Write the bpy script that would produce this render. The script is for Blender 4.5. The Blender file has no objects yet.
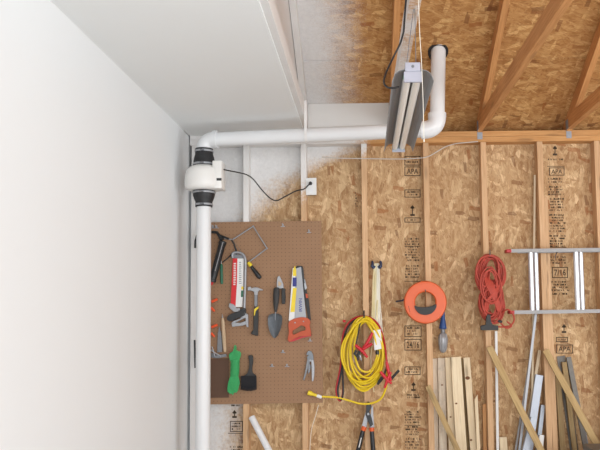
import bpy, bmesh, math, random
from mathutils import Vector, Matrix
random.seed(7)
SC = bpy.context.scene
COL = SC.collection

# ------------------------------------------------------------------ camera
FPX = 700.0
CX, CY, CZ = 0.4227, -4.7539, 1.2192
PIT, YAW, ROL = 0.0787, -0.0093, 0.0142
PPX, PPY = 374.1, 254.1
RM = Matrix.Rotation(YAW, 3, 'Z') @ Matrix.Rotation(PIT, 3, 'X') @ Matrix.Rotation(ROL, 3, 'Y')
RT, FW, UP = RM @ Vector((1, 0, 0)), RM @ Vector((0, 1, 0)), RM @ Vector((0, 0, 1))
cam = bpy.data.cameras.new('camera'); cam_o = bpy.data.objects.new('camera', cam); COL.objects.link(cam_o)
cm = Matrix((RT, UP, -FW)).transposed().to_4x4(); cm.translation = Vector((CX, CY, CZ))
cam_o.matrix_world = cm
cam.sensor_width = 36.0; cam.lens = 36.0 * FPX / 600.0
cam.shift_x = (300 - PPX) / 600.0; cam.shift_y = (PPY - 225) / 600.0
cam.clip_start = 0.05; cam.clip_end = 200
SC.camera = cam_o
C0 = Vector((CX, CY, CZ))

def ray(px, py):
    return (FW + RT * ((px - PPX) / FPX) - UP * ((py - PPY) / FPX))
def W(px, py, Y=0.0):
    d = ray(px, py); return C0 + d * ((Y - CY) / d.y)
def WZ(px, py, Z):
    d = ray(px, py); return C0 + d * ((Z - CZ) / d.z)

# ------------------------------------------------------------------ world, light, exposure
wd = bpy.data.worlds.new('world'); SC.world = wd; wd.use_nodes = True
bg = wd.node_tree.nodes['Background']
bg.inputs[0].default_value = (0.86, 0.93, 1.0, 1); bg.inputs[1].default_value = 1.5
SC.view_settings.view_transform = 'Standard'
SC.view_settings.look = 'None'
SC.view_settings.gamma = 1.0
SC.view_settings.use_curve_mapping = False
SC.view_settings.exposure = -0.08
def area(name, loc, target, sx, sy, power, col):
    l = bpy.data.lights.new(name, 'AREA'); l.shape = 'RECTANGLE'; l.size = sx; l.size_y = sy
    l.energy = power; l.color = col
    o = bpy.data.objects.new(name, l); COL.objects.link(o); o.location = loc
    o.rotation_euler = (Vector(target) - Vector(loc)).to_track_quat('-Z', 'Y').to_euler()
    return o
# daylight through the open garage door behind the camera
area('door_daylight', (2.0, -6.6, 1.25), (0.9, 0, 1.6), 5.0, 2.4, 205, (0.97, 0.985, 1.0))
# added fill light outside the right wall, brightens the left wall
area('added_side_fill', (4.9, -3.4, 1.35), (0.0, -3.0, 1.45), 3.0, 2.3, 85, (0.98, 0.99, 1.0))

# ------------------------------------------------------------------ node helpers
class NT:
    def __init__(s, name):
        s.m = bpy.data.materials.new(name); s.m.use_nodes = True
        s.t = s.m.node_tree; s.b = s.t.nodes['Principled BSDF']
    def n(s, typ, **kw):
        n = s.t.nodes.new(typ)
        for k, v in kw.items(): setattr(n, k, v)
        return n
    def link(s, a, b): s.t.links.new(a, b)
    def _in(s, sock, v):
        if isinstance(v, bpy.types.NodeSocket): s.link(v, sock)
        elif v is not None: sock.default_value = v
    def math(s, op, a, b=None, c=None, clamp=False):
        n = s.n('ShaderNodeMath', operation=op, use_clamp=clamp)
        s._in(n.inputs[0], a); s._in(n.inputs[1], b); s._in(n.inputs[2], c)
        return n.outputs[0]
    def mix(s, f, a, b, blend='MIX'):
        n = s.n('ShaderNodeMix', data_type='RGBA', blend_type=blend)
        s._in(n.inputs[0], f); s._in(n.inputs[6], a); s._in(n.inputs[7], b)
        return n.outputs[2]
    def mapping(s, vec, scale=(1, 1, 1), rot=(0, 0, 0), loc=(0, 0, 0)):
        n = s.n('ShaderNodeMapping'); s.link(vec, n.inputs[0])
        n.inputs['Scale'].default_value = scale; n.inputs['Rotation'].default_value = rot; n.inputs['Location'].default_value = loc
        return n.outputs[0]
    def noise(s, vec, scale, detail=3, rough=0.5, dist=0):
        n = s.n('ShaderNodeTexNoise'); s.link(vec, n.inputs['Vector'])
        n.inputs['Scale'].default_value = scale; n.inputs['Detail'].default_value = detail
        n.inputs['Roughness'].default_value = rough; n.inputs['Distortion'].default_value = dist
        return n.outputs[0]
    def ramp(s, f, stops):
        n = s.n('ShaderNodeValToRGB'); s.link(f, n.inputs[0]); e = n.color_ramp.elements
        while len(e) < len(stops): e.new(0.5)
        for i, (p, c) in enumerate(stops):
            e[i].position = p; e[i].color = c if len(c) == 4 else (*c, 1)
        return n.outputs[0]
    def sstep(s, x, lo, hi):
        n = s.n('ShaderNodeMapRange', interpolation_type='SMOOTHSTEP')
        s._in(n.inputs[0], x); n.inputs[1].default_value = lo; n.inputs[2].default_value = hi
        return n.outputs[0]
    def coord(s, which='Object'):
        return s.n('ShaderNodeTexCoord').outputs[which]
    def pos(s): return s.n('ShaderNodeNewGeometry').outputs['Position']
    def xyz(s, v):
        n = s.n('ShaderNodeSeparateXYZ'); s.link(v, n.inputs[0]); return n.outputs
    def bump(s, h, strength=0.3, dist=0.002):
        n = s.n('ShaderNodeBump'); s.link(h, n.inputs['Height'])
        n.inputs['Strength'].default_value = strength; n.inputs['Distance'].default_value = dist
        s.link(n.outputs[0], s.b.inputs['Normal'])
    def out(s, color=None, rough=None, metal=None):
        s._in(s.b.inputs['Base Color'], color if isinstance(color, bpy.types.NodeSocket) or color is None or len(color) == 4 else (*color, 1))
        s._in(s.b.inputs['Roughness'], rough); s._in(s.b.inputs['Metallic'], metal)
        return s.m

def srgb(r, g, b):
    f = lambda c: (c / 255 / 12.92) if c <= 10 else ((c / 255 + 0.055) / 1.055) ** 2.4
    return (f(r), f(g), f(b), 1)

def plain(name, col, rough=0.5, metal=0.0, var=0.12, scale=40, bump=0.0):
    k = NT(name); v = k.coord()
    n = k.noise(v, scale, 4)
    c = k.mix(k.math('MULTIPLY', n, 1.0), tuple(x * (1 - var) for x in col[:3]) + (1,), tuple(min(1, x * (1 + var)) for x in col[:3]) + (1,))
    if bump: k.bump(n, bump, 0.001)
    return k.out(c, rough, metal)

# overspray of white paint, measured in room coordinates
def overspray(k, shift=0.0, soft=0.16, low=.42):
    p = k.pos(); o = k.xyz(p)
    z01 = k.math('DIVIDE', o[2], 2.6, clamp=True)
    half = k.ramp(z01, [(0.0, (low,) * 3), (0.16, (low,) * 3), (0.52, (low,) * 3), (0.70, (0.50,) * 3), (0.80, (0.72,) * 3), (0.86, (0.86,) * 3), (0.92, (1.0,) * 3)])
    n = k.noise(p, 3.2, 5, 0.65); n2 = k.noise(p, 60, 3, 0.7)
    hi_ = k.math('MULTIPLY', k.sstep(o[2], 2.1, 2.4), .30)
    x = k.math('SUBTRACT', k.math('ADD', o[0], 0.92 - shift), hi_)
    d = k.math('SUBTRACT', half, x)
    d = k.math('ADD', d, k.math('MULTIPLY', k.math('SUBTRACT', n, 0.5), 0.34))
    d = k.math('ADD', d, k.math('MULTIPLY', k.math('SUBTRACT', n2, 0.5), 0.26))
    return k.math('MULTIPLY', k.sstep(d, -soft, soft), 0.93)

def osb(name, plane='XZ', light=(216, 184, 142), mid=(190, 148, 102), dark=(150, 100, 58), paint=None, horiz=False):
    k = NT(name); p = k.pos()
    if plane == 'XZ': base = k.mapping(p, rot=(math.radians(-90), 0, 0))   # (x, z)
    else: base = k.mapping(p)
    flat = k.n('ShaderNodeVectorMath', operation='MULTIPLY'); k.link(base, flat.inputs[0]); flat.inputs[1].default_value = (1, 1, 0)
    warp = k.n('ShaderNodeTexNoise'); k.link(flat.outputs[0], warp.inputs['Vector']); warp.inputs['Scale'].default_value = 9
    wv = k.n('ShaderNodeVectorMath', operation='MULTIPLY_ADD'); k.link(warp.outputs['Color'], wv.inputs[0]); wv.inputs[1].default_value = (.02, .02, 0); k.link(flat.outputs[0], wv.inputs[2])
    v = wv.outputs[0]
    col = srgb(*mid); hgt = None
    angs = (70, -28, 105, 25, 62, -75, 88) if not horiz else (2, -14, 16, 80, -8, 8, -24)
    dm = [int(x * .5 + y * .5) for x, y in zip(mid, dark)]; lm = [int(x * .5 + y * .5) for x, y in zip(mid, light)]
    hi = [min(255, int(x * 1.08)) for x in light]
    base_n = k.noise(k.mapping(v, scale=(1, 1, 1)), 22, 6, 0.65, 1.2)
    col = k.ramp(base_n, [(0.25, srgb(*dark)), (0.42, srgb(*dm)), (0.55, srgb(*mid)), (0.75, srgb(*light))])
    for i, a in enumerate(angs):
        rv = k.mapping(v, rot=(0, 0, math.radians(a)), loc=(i * 3.7, i * 1.9, 0))
        if i % 2 == 0:      # curled strands: stretched noise with firm edges
            sn = k.noise(k.mapping(rv, scale=(13, 70, 1)), 1.0, 2, 0.5, 1.4)
            tn = k.noise(k.mapping(rv, scale=(9, 40, 1), loc=(5, 2, 0)), 1.0, 4, 0.6, .6)
            mask = k.sstep(sn, .50, .56)
            c = k.ramp(tn, [(0.30, srgb(*dark)), (0.40, srgb(*dm)), (0.50, srgb(*mid)), (0.60, srgb(*lm)), (0.72, srgb(*hi))])
            col = k.mix(k.math('MULTIPLY', mask, 0.62), col, c)
            h = mask
        else:
            mv = k.mapping(rv, scale=(10 + i, 58 - i * 3, 1))
            vo = k.n('ShaderNodeTexVoronoi', voronoi_dimensions='2D'); k.link(mv, vo.inputs['Vector']); vo.inputs['Scale'].default_value = 1.0
            sp = k.n('ShaderNodeSeparateColor'); k.link(vo.outputs['Color'], sp.inputs[0])
            mask = k.math('GREATER_THAN', sp.outputs[0], 0.66)
            grain = k.noise(k.mapping(mv, scale=(.4, 4, 1)), 1.6, 3, 0.6)
            tone = k.math('ADD', k.math('MULTIPLY', sp.outputs[1], 0.75), k.math('MULTIPLY', grain, 0.35))
            c = k.ramp(tone, [(0.14, srgb(*dark)), (0.26, srgb(*dm)), (0.45, srgb(*mid)), (0.68, srgb(*lm)), (0.92, srgb(*hi))])
            col = k.mix(k.math('MULTIPLY', mask, 0.70), col, c)
            h = k.math('MULTIPLY', mask, sp.outputs[2])
        hgt = h if hgt is None else k.math('ADD', hgt, h)
    for a, sc_, th in ((8, (11, 30, 1), .965), (84, (12, 34, 1), .97)):
        vo = k.n('ShaderNodeTexVoronoi', voronoi_dimensions='2D', distance='CHEBYCHEV'); k.link(k.mapping(k.mapping(v, rot=(0, 0, math.radians(a)), loc=(a, 3, 0)), scale=sc_), vo.inputs['Vector']); vo.inputs['Scale'].default_value = 1.0
        sp = k.n('ShaderNodeSeparateColor'); k.link(vo.outputs['Color'], sp.inputs[0])
        mask = k.math('MULTIPLY', k.math('GREATER_THAN', sp.outputs[0], th), k.sstep(vo.outputs['Distance'], .46, .40))
        chip = k.ramp(sp.outputs[1], [(0.3, srgb(*[int(x * y) for x, y in zip(dark, (1.12, .95, .75))])), (0.7, srgb(*[int(x * y) for x, y in zip(dark, (.8, .72, .62))]))])
        col = k.mix(k.math('MULTIPLY', mask, .6), col, chip)
    big = k.noise(v, 1.6, 3, .6)
    col = k.mix(k.math('MULTIPLY', k.sstep(big, .45, .65), .22), col, srgb(*dm))
    sk = k.noise(v, 55, 3, .7)
    col = k.mix(k.math('MULTIPLY', k.sstep(sk, .62, .72), .45), col, srgb(*[int(x * .7) for x in dark]))
    if paint is not None:
        m = paint(k)
        wn = k.noise(p, 45, 4, .6)
        wcol = k.mix(wn, srgb(214, 214, 214), srgb(238, 238, 238))
        col = k.mix(m, col, wcol)
    k.bump(hgt, 0.35, 0.0015)
    return k.out(col, 0.8)

def deck_paint(k):
    p = k.pos(); o = k.xyz(p)
    n = k.noise(p, 4, 5, 0.7); n2 = k.noise(p, 130, 3, 0.7)
    d = k.math('SUBTRACT', 0.21, o[0])
    d = k.math('ADD', d, k.math('MULTIPLY', k.math('SUBTRACT', n, 0.5), 0.22))
    d = k.math('ADD', d, k.math('MULTIPLY', k.math('SUBTRACT', n2, 0.5), 0.30))
    return k.math('MULTIPLY', k.sstep(d, -0.24, 0.12), 0.94)

def wood(name, a, b, knots=0.25, paint=None, grain=26, dirt=0.0):
    k = NT(name); v = k.coord(); inf = k.n('ShaderNodeObjectInfo').outputs['Random']
    off = k.n('ShaderNodeCombineXYZ'); k.link(k.math('MULTIPLY', inf, 17), off.inputs[0]); k.link(k.math('MULTIPLY', inf, 9), off.inputs[2])
    ad = k.n('ShaderNodeVectorMath', operation='ADD'); k.link(v, ad.inputs[0]); k.link(off.outputs[0], ad.inputs[1]); v2 = ad.outputs[0]
    g = k.noise(k.mapping(v2, scale=(4.5, 4.5, 0.22)), grain, 5, 0.6, 0.4)
    c = k.ramp(g, [(0.3, srgb(*b)), (0.62, srgb(*a))])
    big = k.noise(k.mapping(v2, scale=(3, 3, 1)), 1.7, 2)
    c = k.mix(k.math('MULTIPLY', k.sstep(big, .4, .7), .35), c, srgb(*[int(x * .86) for x in b]))
    if knots:
        vo = k.n('ShaderNodeTexVoronoi'); k.link(k.mapping(v2, scale=(14, 14, 3.2)), vo.inputs['Vector']); vo.inputs['Scale'].default_value = 1.0
        kn = k.sstep(vo.outputs['Distance'], 0.26, 0.10)
        c = k.mix(k.math('MULTIPLY', kn, knots * 2), c, srgb(*[int(x * .55) for x in b]))
    if dirt:
        dn = k.noise(v2, 9, 5, .7); c = k.mix(k.math('MULTIPLY', k.sstep(dn, .45, .7), dirt), c, srgb(120, 112, 104))
    if paint is not None:
        c = k.mix(paint(k), c, srgb(228, 227, 226))
    k.bump(g, 0.15, 0.001)
    return k.out(c, 0.75)

# ------------------------------------------------------------------ materials
M = {}
def drywall(name, c, lo=0.97):
    k = NT(name); p = k.pos(); n = k.noise(p, 1.3, 4, .6); n2 = k.noise(p, 160, 3, .6)
    col = k.mix(n, tuple(x * lo for x in c[:3]) + (1,), c); k.bump(n2, 0.12, 0.001)
    return k.out(col, 0.9)
M['drywall'] = drywall('painted_drywall', srgb(230, 231, 231))
M['drywall_ceiling'] = drywall('painted_ceiling', srgb(236, 237, 236))
M['osb_wall'] = osb('strand_board_wall', 'XZ', (222, 194, 154), (188, 152, 110), (140, 98, 60), paint=lambda k: overspray(k))
M['osb_deck'] = osb('strand_board_roof', 'XY', (216, 178, 122), (182, 132, 76), (130, 80, 38), paint=deck_paint, horiz=True)
M['stud'] = wood('spruce_stud', (216, 178, 138), (194, 152, 110), 0.2, paint=lambda k: overspray(k, 0.24, .10, .12))
M['plate'] = wood('fir_plate', (206, 156, 100), (184, 130, 76), 0.2, paint=lambda k: overspray(k, 0.05, .10))
M['truss'] = wood('fir_truss', (208, 152, 96), (180, 122, 70), 0.15)
def truss_paint(k):
    p = k.pos(); g = k.n('ShaderNodeNewGeometry').outputs['Normal']; o = k.xyz(g)
    n = k.noise(p, 6, 5, .7); n2 = k.noise(p, 50, 4, .7)
    d = k.math('ADD', k.math('MULTIPLY', o[0], -0.45), k.math('ADD', k.math('MULTIPLY', n, .5), k.math('MULTIPLY', n2, .5)))
    pz = k.xyz(p)
    d = k.math('ADD', d, k.sstep(pz[2], 2.53, 2.43) if False else 0.0)
    return k.math('MULTIPLY', k.sstep(d, .30, .60), .85)
M['truss_spray'] = wood('fir_truss_oversprayed', (206, 160, 110), (178, 126, 80), 0.1, paint=truss_paint)
M['truss_white'] = plain('painted_truss', srgb(226, 224, 222), .85, var=.04, scale=12)
M['white_board'] = plain('white_blocking', srgb(222, 222, 220), .85, var=.03, scale=8)
M['pine'] = wood('pale_pine', (228, 210, 178), (210, 186, 150), .35)
M['pine_old'] = wood('weathered_pine', (212, 198, 178), (186, 166, 142), .35, dirt=.35)
M['fir'] = wood('warm_fir', (210, 160, 108), (184, 130, 80), .3)
M['lath'] = wood('yellow_lath', (188, 160, 112), (162, 132, 86), .25)
M['knot'] = plain('pine_knot', srgb(112, 74, 46), .8, var=.3, scale=90)
M['treated'] = wood('greenish_board', (162, 138, 96), (130, 106, 70), .25)
M['tan_stick'] = wood('tan_stick', (222, 206, 178), (198, 178, 146), 0)
M['floor'] = plain('concrete', srgb(192, 193, 192), .8, var=.12, scale=5, bump=.2)
M['pvc'] = plain('white_pvc', srgb(225, 226, 227), .35, var=.015, scale=6)
M['pvc_dull'] = plain('dull_pvc', srgb(226, 226, 228), .45, var=.03, scale=10)
M['fan_plastic'] = plain('fan_plastic', srgb(232, 230, 226), .4, var=.02, scale=10)
M['rubber'] = plain('black_rubber', srgb(34, 34, 36), .55, var=.25, scale=60)
M['black'] = plain('black_plastic', srgb(30, 31, 33), .4, var=.2, scale=60)
M['softblack'] = plain('charcoal_grip', srgb(52, 52, 52), .65, var=.2, scale=80)
M['steel'] = plain('bright_steel', srgb(160, 162, 166), .42, .35, var=.08, scale=30)
M['dullsteel'] = plain('dull_steel', srgb(128, 130, 134), .5, .6, var=.15, scale=30)
M['greysteel'] = plain('grey_blade', srgb(158, 160, 164), .5, .5, var=.08, scale=30)
M['alu'] = plain('aluminium', srgb(158, 160, 164), .45, .4, var=.06, scale=20)
M['rung_alu'] = plain('ribbed_aluminium', srgb(216, 218, 222), .3, .75, var=.05)
M['alu_dull'] = plain('dull_aluminium', srgb(158, 157, 157), .6, .3, var=.1, scale=20)
M['galv'] = plain('galvanised_steel', srgb(150, 156, 164), .5, .5, var=.18, scale=50)
M['galv_dark'] = plain('weathered_galvanised_steel', srgb(118, 114, 108), .6, .4, var=.25, scale=40)
M['white_metal'] = plain('white_coated_metal', srgb(180, 188, 200), .4, .1, var=.04)
M['reflector'] = plain('grey_reflector', srgb(150, 150, 152), .5, .35, var=.05)
M['socket'] = plain('grey_socket_plate', srgb(174, 175, 188), .6, .1, var=.04)
M['tube'] = plain('unlit_tube_glass', srgb(240, 238, 232), .25, var=.02)
M['green'] = plain('green_plastic', srgb(60, 150, 90), .5)
M['cord_black'] = plain('black_cord', srgb(40, 38, 38), .5)
M['cord_white'] = plain('white_cord', srgb(232, 228, 214), .5, var=.04)
M['cable_grey'] = plain('grey_white_cable', srgb(196, 190, 182), .6, var=.08)
M['cord_cream'] = plain('cream_cord', srgb(226, 214, 170), .5, var=.06)
M['cord_yellow'] = plain('yellow_cord', srgb(226, 194, 24), .45, var=.08)
M['cord_red'] = plain('red_cord', srgb(176, 30, 36), .45, var=.1)
M['cord_orange'] = plain('orange_red_cord', srgb(180, 70, 54), .6, var=.32, scale=22)
M['clamp_red'] = plain('red_clamp', srgb(196, 30, 42), .45, var=.1)
M['orange'] = plain('orange_plastic', srgb(216, 92, 38), .45, var=.04)
M['orange_saw'] = plain('saw_orange', srgb(184, 76, 36), .5, var=.06)
M['orange_tip'] = plain('clamp_orange', srgb(232, 86, 40), .5, var=.06)
M['yellow'] = plain('yellow_plastic', srgb(232, 204, 48), .5, var=.05)
M['red'] = plain('red_card', srgb(206, 34, 40), .5, var=.05)
M['card'] = plain('white_card', srgb(226, 226, 224), .6, var=.03)
M['blue'] = plain('blue_plastic', srgb(34, 72, 130), .45, var=.1)
M['navy'] = plain('navy_hook', srgb(44, 56, 84), .5, var=.1)
M['inkblue'] = plain('blue_ink', srgb(50, 56, 130), .6, var=.03)
M['ink'] = plain('stamp_ink', srgb(74, 60, 46), .9, var=.25, scale=120)
M['teal'] = plain('green_handle', srgb(40, 104, 78), .5)
M['bristle'] = plain('dark_bristles', srgb(34, 34, 38), .9, var=.4, scale=300, bump=.5)
M['brown_leather'] = plain('dark_brown_panel', srgb(92, 66, 50), .75, var=.1, scale=30)
M['handle_wood'] = wood('ash_handle', (206, 182, 152), (182, 154, 122), 0)
M['greyblade'] = plain('blue_grey_blade', srgb(124, 130, 136), .5, .4, var=.12)
M['glass_grey'] = plain('cloudy_grey_plastic', srgb(150, 150, 152), .3, .2, var=.2, scale=60)
k = NT('green_rope'); v = k.coord(); wv = k.n('ShaderNodeTexWave', wave_type='BANDS', bands_direction='DIAGONAL'); k.link(v, wv.inputs[0]); wv.inputs['Scale'].default_value = 90
k.bump(wv.outputs[1], .6, .002); M['rope'] = k.out(k.mix(wv.outputs[1], srgb(34, 140, 76), srgb(84, 196, 122)), .6)
k = NT('pegboard'); p = k.pos(); o = k.xyz(p)
fx = k.math('SUBTRACT', k.math('FRACT', k.math('DIVIDE', k.math('ADD', o[0], 5), .0254)), .5)
fz = k.math('SUBTRACT', k.math('FRACT', k.math('DIVIDE', o[2], .0254)), .5)
r2 = k.math('SQRT', k.math('ADD', k.math('MULTIPLY', fx, fx), k.math('MULTIPLY', fz, fz)))
hole = k.sstep(r2, .16, .10)
nb = k.noise(p, 5, 4, .6)
k.bump(hole, -.8, .003)
M['peg'] = k.out(k.mix(k.math('MULTIPLY', hole, .55), k.mix(nb, srgb(142, 107, 78), srgb(156, 121, 91)), srgb(70, 50, 38)), .7)

# ------------------------------------------------------------------ mesh helpers
def finish(name, bm, mat, parent=None, loc=None, smooth=False, matrix=None, keep=False):
    bmesh.ops.recalc_face_normals(bm, faces=bm.faces)
    if matrix is None:
        if loc is None:
            lo = Vector([min(v.co[i] for v in bm.verts) for i in range(3)]); hi = Vector([max(v.co[i] for v in bm.verts) for i in range(3)])
            loc = Vector(((lo.x + hi.x) / 2, (lo.y + hi.y) / 2, lo.z))
        bmesh.ops.translate(bm, verts=bm.verts, vec=-Vector(loc))
        matrix = Matrix.Translation(loc)
    me = bpy.data.meshes.new(name); bm.to_mesh(me); bm.free()
    if isinstance(mat, str): mat = M[mat]
    me.materials.append(mat)
    if smooth:
        for f in me.polygons: f.use_smooth = True
        try: me.set_sharp_from_angle(angle=math.radians(40))
        except Exception: pass
    o = bpy.data.objects.new(name, me); COL.objects.link(o)
    o.matrix_world = matrix
    if parent is not None:
        o.parent = parent; o.matrix_parent_inverse = WMAT[parent.name].inverted()
    WMAT[o.name] = matrix.copy()
    return o
WMAT = {}
def root(name, loc, label, cat, group=None):
    o = bpy.data.objects.new(name, None); COL.objects.link(o); o.empty_display_size = .05
    o.location = loc; WMAT[o.name] = Matrix.Translation(loc)
    return tag(o, label, cat, group)
def tag(o, label, cat, group=None):
    o['label'] = label; o['category'] = cat
    if group: o['group'] = group
    return o
def struct(o): o['kind'] = 'structure'; return o

def bm_box(bm, x0, x1, y0, y1, z0, z1, bev=0):
    r = bmesh.ops.create_cube(bm, size=1)
    for v in r['verts']:
        v.co = Vector((x0 + (v.co.x + .5) * (x1 - x0), y0 + (v.co.y + .5) * (y1 - y0), z0 + (v.co.z + .5) * (z1 - z0)))
    if bev:
        es = list({e for v in r['verts'] for e in v.link_edges})
        bmesh.ops.bevel(bm, geom=es, offset=bev, segments=2, affect='EDGES', profile=.5)
    return bm
def box(name, x0, x1, y0, y1, z0, z1, mat, parent=None, bev=0):
    return finish(name, bm_box(bmesh.new(), x0, x1, y0, y1, z0, z1, bev), mat, parent)
def board(name, p0, p1, w, t, mat, parent=None, nrm=(0, 1, 0), bev=.0015, cut=None):
    """rectangular stick from p0 to p1; w across, t along nrm; grain runs along local Z"""
    p0, p1 = Vector(p0), Vector(p1); z = (p1 - p0).normalized(); n = Vector(nrm); x = n.cross(z).normalized(); y = z.cross(x)
    L = (p1 - p0).length
    bm = bm_box(bmesh.new(), -w / 2, w / 2, -t / 2, t / 2, 0, L, bev)
    if cut:   # bevelled tip, dropped corner on one side
        for v in bm.verts:
            if v.co.z > L * .98 and v.co.x * cut > 0: v.co.z -= w * 1.2
    mw = Matrix((x, y, z)).transposed().to_4x4(); mw.translation = p0
    return finish(name, bm, mat, parent, matrix=mw)

def spline(pts, n=8, closed=False):
    pts = [Vector(p) for p in pts]
    out = []; N = len(pts)
    if N < 3 and not closed: return pts
    rng = N if closed else N - 1
    for i in range(rng):
        if closed: a, b, c, d = pts[(i - 1) % N], pts[i], pts[(i + 1) % N], pts[(i + 2) % N]
        else: a, b, c, d = pts[max(i - 1, 0)], pts[i], pts[i + 1], pts[min(i + 2, N - 1)]
        for j in range(n):
            t = j / n
            out.append(.5 * ((2 * b) + (c - a) * t + (2 * a - 5 * b + 4 * c - d) * t * t + (3 * b - a - 3 * c + d) * t ** 3))
    if not closed: out.append(pts[-1])
    return out
def bm_tube(bm, pts, r, seg=8, closed=False, caps=True):
    """tube along pts; r number or list"""
    pts = [Vector(p) for p in pts]; N = len(pts)
    rs = r if isinstance(r, (list, tuple)) else [r] * N
    rings = []; prev = None
    for i, p in enumerate(pts):
        if closed: t = pts[(i + 1) % N] - pts[(i - 1) % N]
        else: t = pts[min(i + 1, N - 1)] - pts[max(i - 1, 0)]
        if t.length < 1e-9: t = Vector((0, 0, 1))
        t.normalize()
        if prev is None:
            a = Vector((0, 1, 0)) if abs(t.y) < .9 else Vector((1, 0, 0))
            u = a.cross(t).normalized()
        else:
            u = (prev - t * prev.dot(t))
            u = u.normalized() if u.length > 1e-6 else Vector((1, 0, 0))
        prev = u; w = t.cross(u)
        rings.append([bm.verts.new(p + (u * math.cos(2 * math.pi * k / seg) + w * math.sin(2 * math.pi * k / seg)) * rs[i]) for k in range(seg)])
    m = N if closed else N - 1
    for i in range(m):
        a, b = rings[i], rings[(i + 1) % N]
        for k in range(seg): bm.faces.new((a[k], a[(k + 1) % seg], b[(k + 1) % seg], b[k]))
    if caps and not closed:
        bm.faces.new(rings[0][::-1]); bm.faces.new(rings[-1])
    return bm
def tube(name, pts, r, mat, parent=None, seg=8, closed=False, smooth_pts=0):
    if smooth_pts: pts = spline(pts, smooth_pts, closed)
    return finish(name, bm_tube(bmesh.new(), pts, r, seg, closed), mat, parent, smooth=True)
def lathe(name, p0, p1, prof, mat, parent=None, seg=24, flat=1.0):
    """prof: list of (t along, radius); flat squashes towards Y"""
    p0, p1 = Vector(p0), Vector(p1); d = p1 - p0
    bm = bmesh.new(); z = d.normalized(); a = Vector((0, 1, 0)) if abs(z.y) < .9 else Vector((1, 0, 0)); x = a.cross(z).normalized(); y = z.cross(x)
    rings = []
    for t, r in prof:
        rings.append([bm.verts.new(p0 + d * t + x * (math.cos(2 * math.pi * k / seg) * r) + y * (math.sin(2 * math.pi * k / seg) * r * flat)) for k in range(seg)])
    for a_, b_ in zip(rings, rings[1:]):
        for k in range(seg): bm.faces.new((a_[k], a_[(k + 1) % seg], b_[(k + 1) % seg], b_[k]))
    bm.faces.new(rings[0][::-1]); bm.faces.new(rings[-1])
    return finish(name, bm, mat, parent, smooth=True)
def bm_prism(bm, pts, y0, y1, holes=None, bev=0):
    """outline in the XZ plane (3D points), solid between y0 (front) and y1 (back)"""
    f = [bm.verts.new((p[0], y0, p[2])) for p in pts]
    edges = [bm.edges.new((f[i], f[(i + 1) % len(f)])) for i in range(len(f))]
    for h in (holes or []):
        hv = [bm.verts.new((p[0], y0, p[2])) for p in h]
        edges += [bm.edges.new((hv[i], hv[(i + 1) % len(hv)])) for i in range(len(hv))]
    r = bmesh.ops.triangle_fill(bm, edges=edges, use_beauty=True)
    faces = [g for g in r['geom'] if isinstance(g, bmesh.types.BMFace)]
    r2 = bmesh.ops.extrude_face_region(bm, geom=faces)
    vs = [g for g in r2['geom'] if isinstance(g, bmesh.types.BMVert)]
    bmesh.ops.translate(bm, verts=vs, vec=(0, y1 - y0, 0))
    return bm
def prism(name, px, yf, yb, mat, parent=None, holes=None, smooth_n=0, bev=0):
    """px: outline in wall-plane positions given through the view at depth yf"""
    P = [W(x, y, yf) for x, y in px]
    if smooth_n: P = spline(P, smooth_n, True)
    H = [spline([W(x, y, yf) for x, y in h], smooth_n, True) if smooth_n else [W(x, y, yf) for x, y in h] for h in (holes or [])]
    bm = bm_prism(bmesh.new(), P, yf, yb, H)
    o = finish(name, bm, mat, parent)
    if bev:
        m = o.modifiers.new('bevel', 'BEVEL'); m.width = bev; m.segments = 2; m.limit_method = 'ANGLE'; m.angle_limit = math.radians(50)
    return o
def wp(lst, Y):
    return [W(p[0], p[1], p[2] if len(p) > 2 else Y) for p in lst]

XL = -0.79          # left wall face
OSBY = 0.089         # wall sheathing face
ZP0, ZP1 = 2.36, 2.44
ZK, SL = 2.53, 0.5443
YF = -6.0; XR = 4.6; YR = (YF + OSBY) / 2
def deckz(y): return ZK - SL * y if y > YR else ZK - SL * YR + SL * (y - YR)

# ------------------------------------------------------------------ room shell
struct(box('floor', XL - .15, XR + .1, YF - 1.2, OSBY + .05, -.1, 0, 'floor'))
struct(box('wall_left', XL - .012, XL, YF, -.155, 0, 4.6, 'drywall'))
struct(box('trim_3', XL - .014, XL - .008, -.16, OSBY, 0, 4.6, 'drywall'))
bmw = bmesh.new()
bm_box(bmw, XR, XR + .012, YF, -5.0, 0, 4.6); bm_box(bmw, XR, XR + .012, -1.8, OSBY, 0, 4.6); bm_box(bmw, XR, XR + .012, -5.0, -1.8, 2.6, 4.6)  # unseen opening, added to let the side fill light in
struct(finish('wall_right', bmw, 'drywall'))
bmw = bmesh.new()
bm_box(bmw, XL, -.35, YF - .1, YF, 0, 2.48); bm_box(bmw, 4.3, XR, YF - .1, YF, 0, 2.48); bm_box(bmw, -.35, 4.3, YF - .1, YF, 2.25, 2.48)
struct(finish('wall_front', bmw, 'drywall'))
wall = struct(finish('wall_back', bm_box(bmesh.new(), XL, XR, OSBY, OSBY + .012, 0, ZP1), 'osb_wall'))
struct(box('baseboard_back', XL, XR, 0, OSBY, 0, .038, 'stud'))
def stud(x, z0=.038, z1=ZP0, w=.038, dx0=0, y0=0.0):
    return board('stud', (x + dx0, OSBY / 2 + y0 / 2, z0), (x, OSBY / 2 + y0 / 2, z1), w, OSBY - y0, 'stud', wall)
for px in (246, 303.5, 364, 426, 483.7, 540.3, 597.5):
    stud(W(px, 160, 0).x)
S1 = W(540.3, 160, 0).x
for kx in range(1, 7): stud(W(597.5, 160, 0).x + .4064 * kx)
stud(XL + .042, w=.06)
board('stud', (S1 + .04, OSBY / 2, .038), (S1 + .026, OSBY / 2, W(540, 197, 0).z), .034, .085, 'stud', wall)
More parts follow.
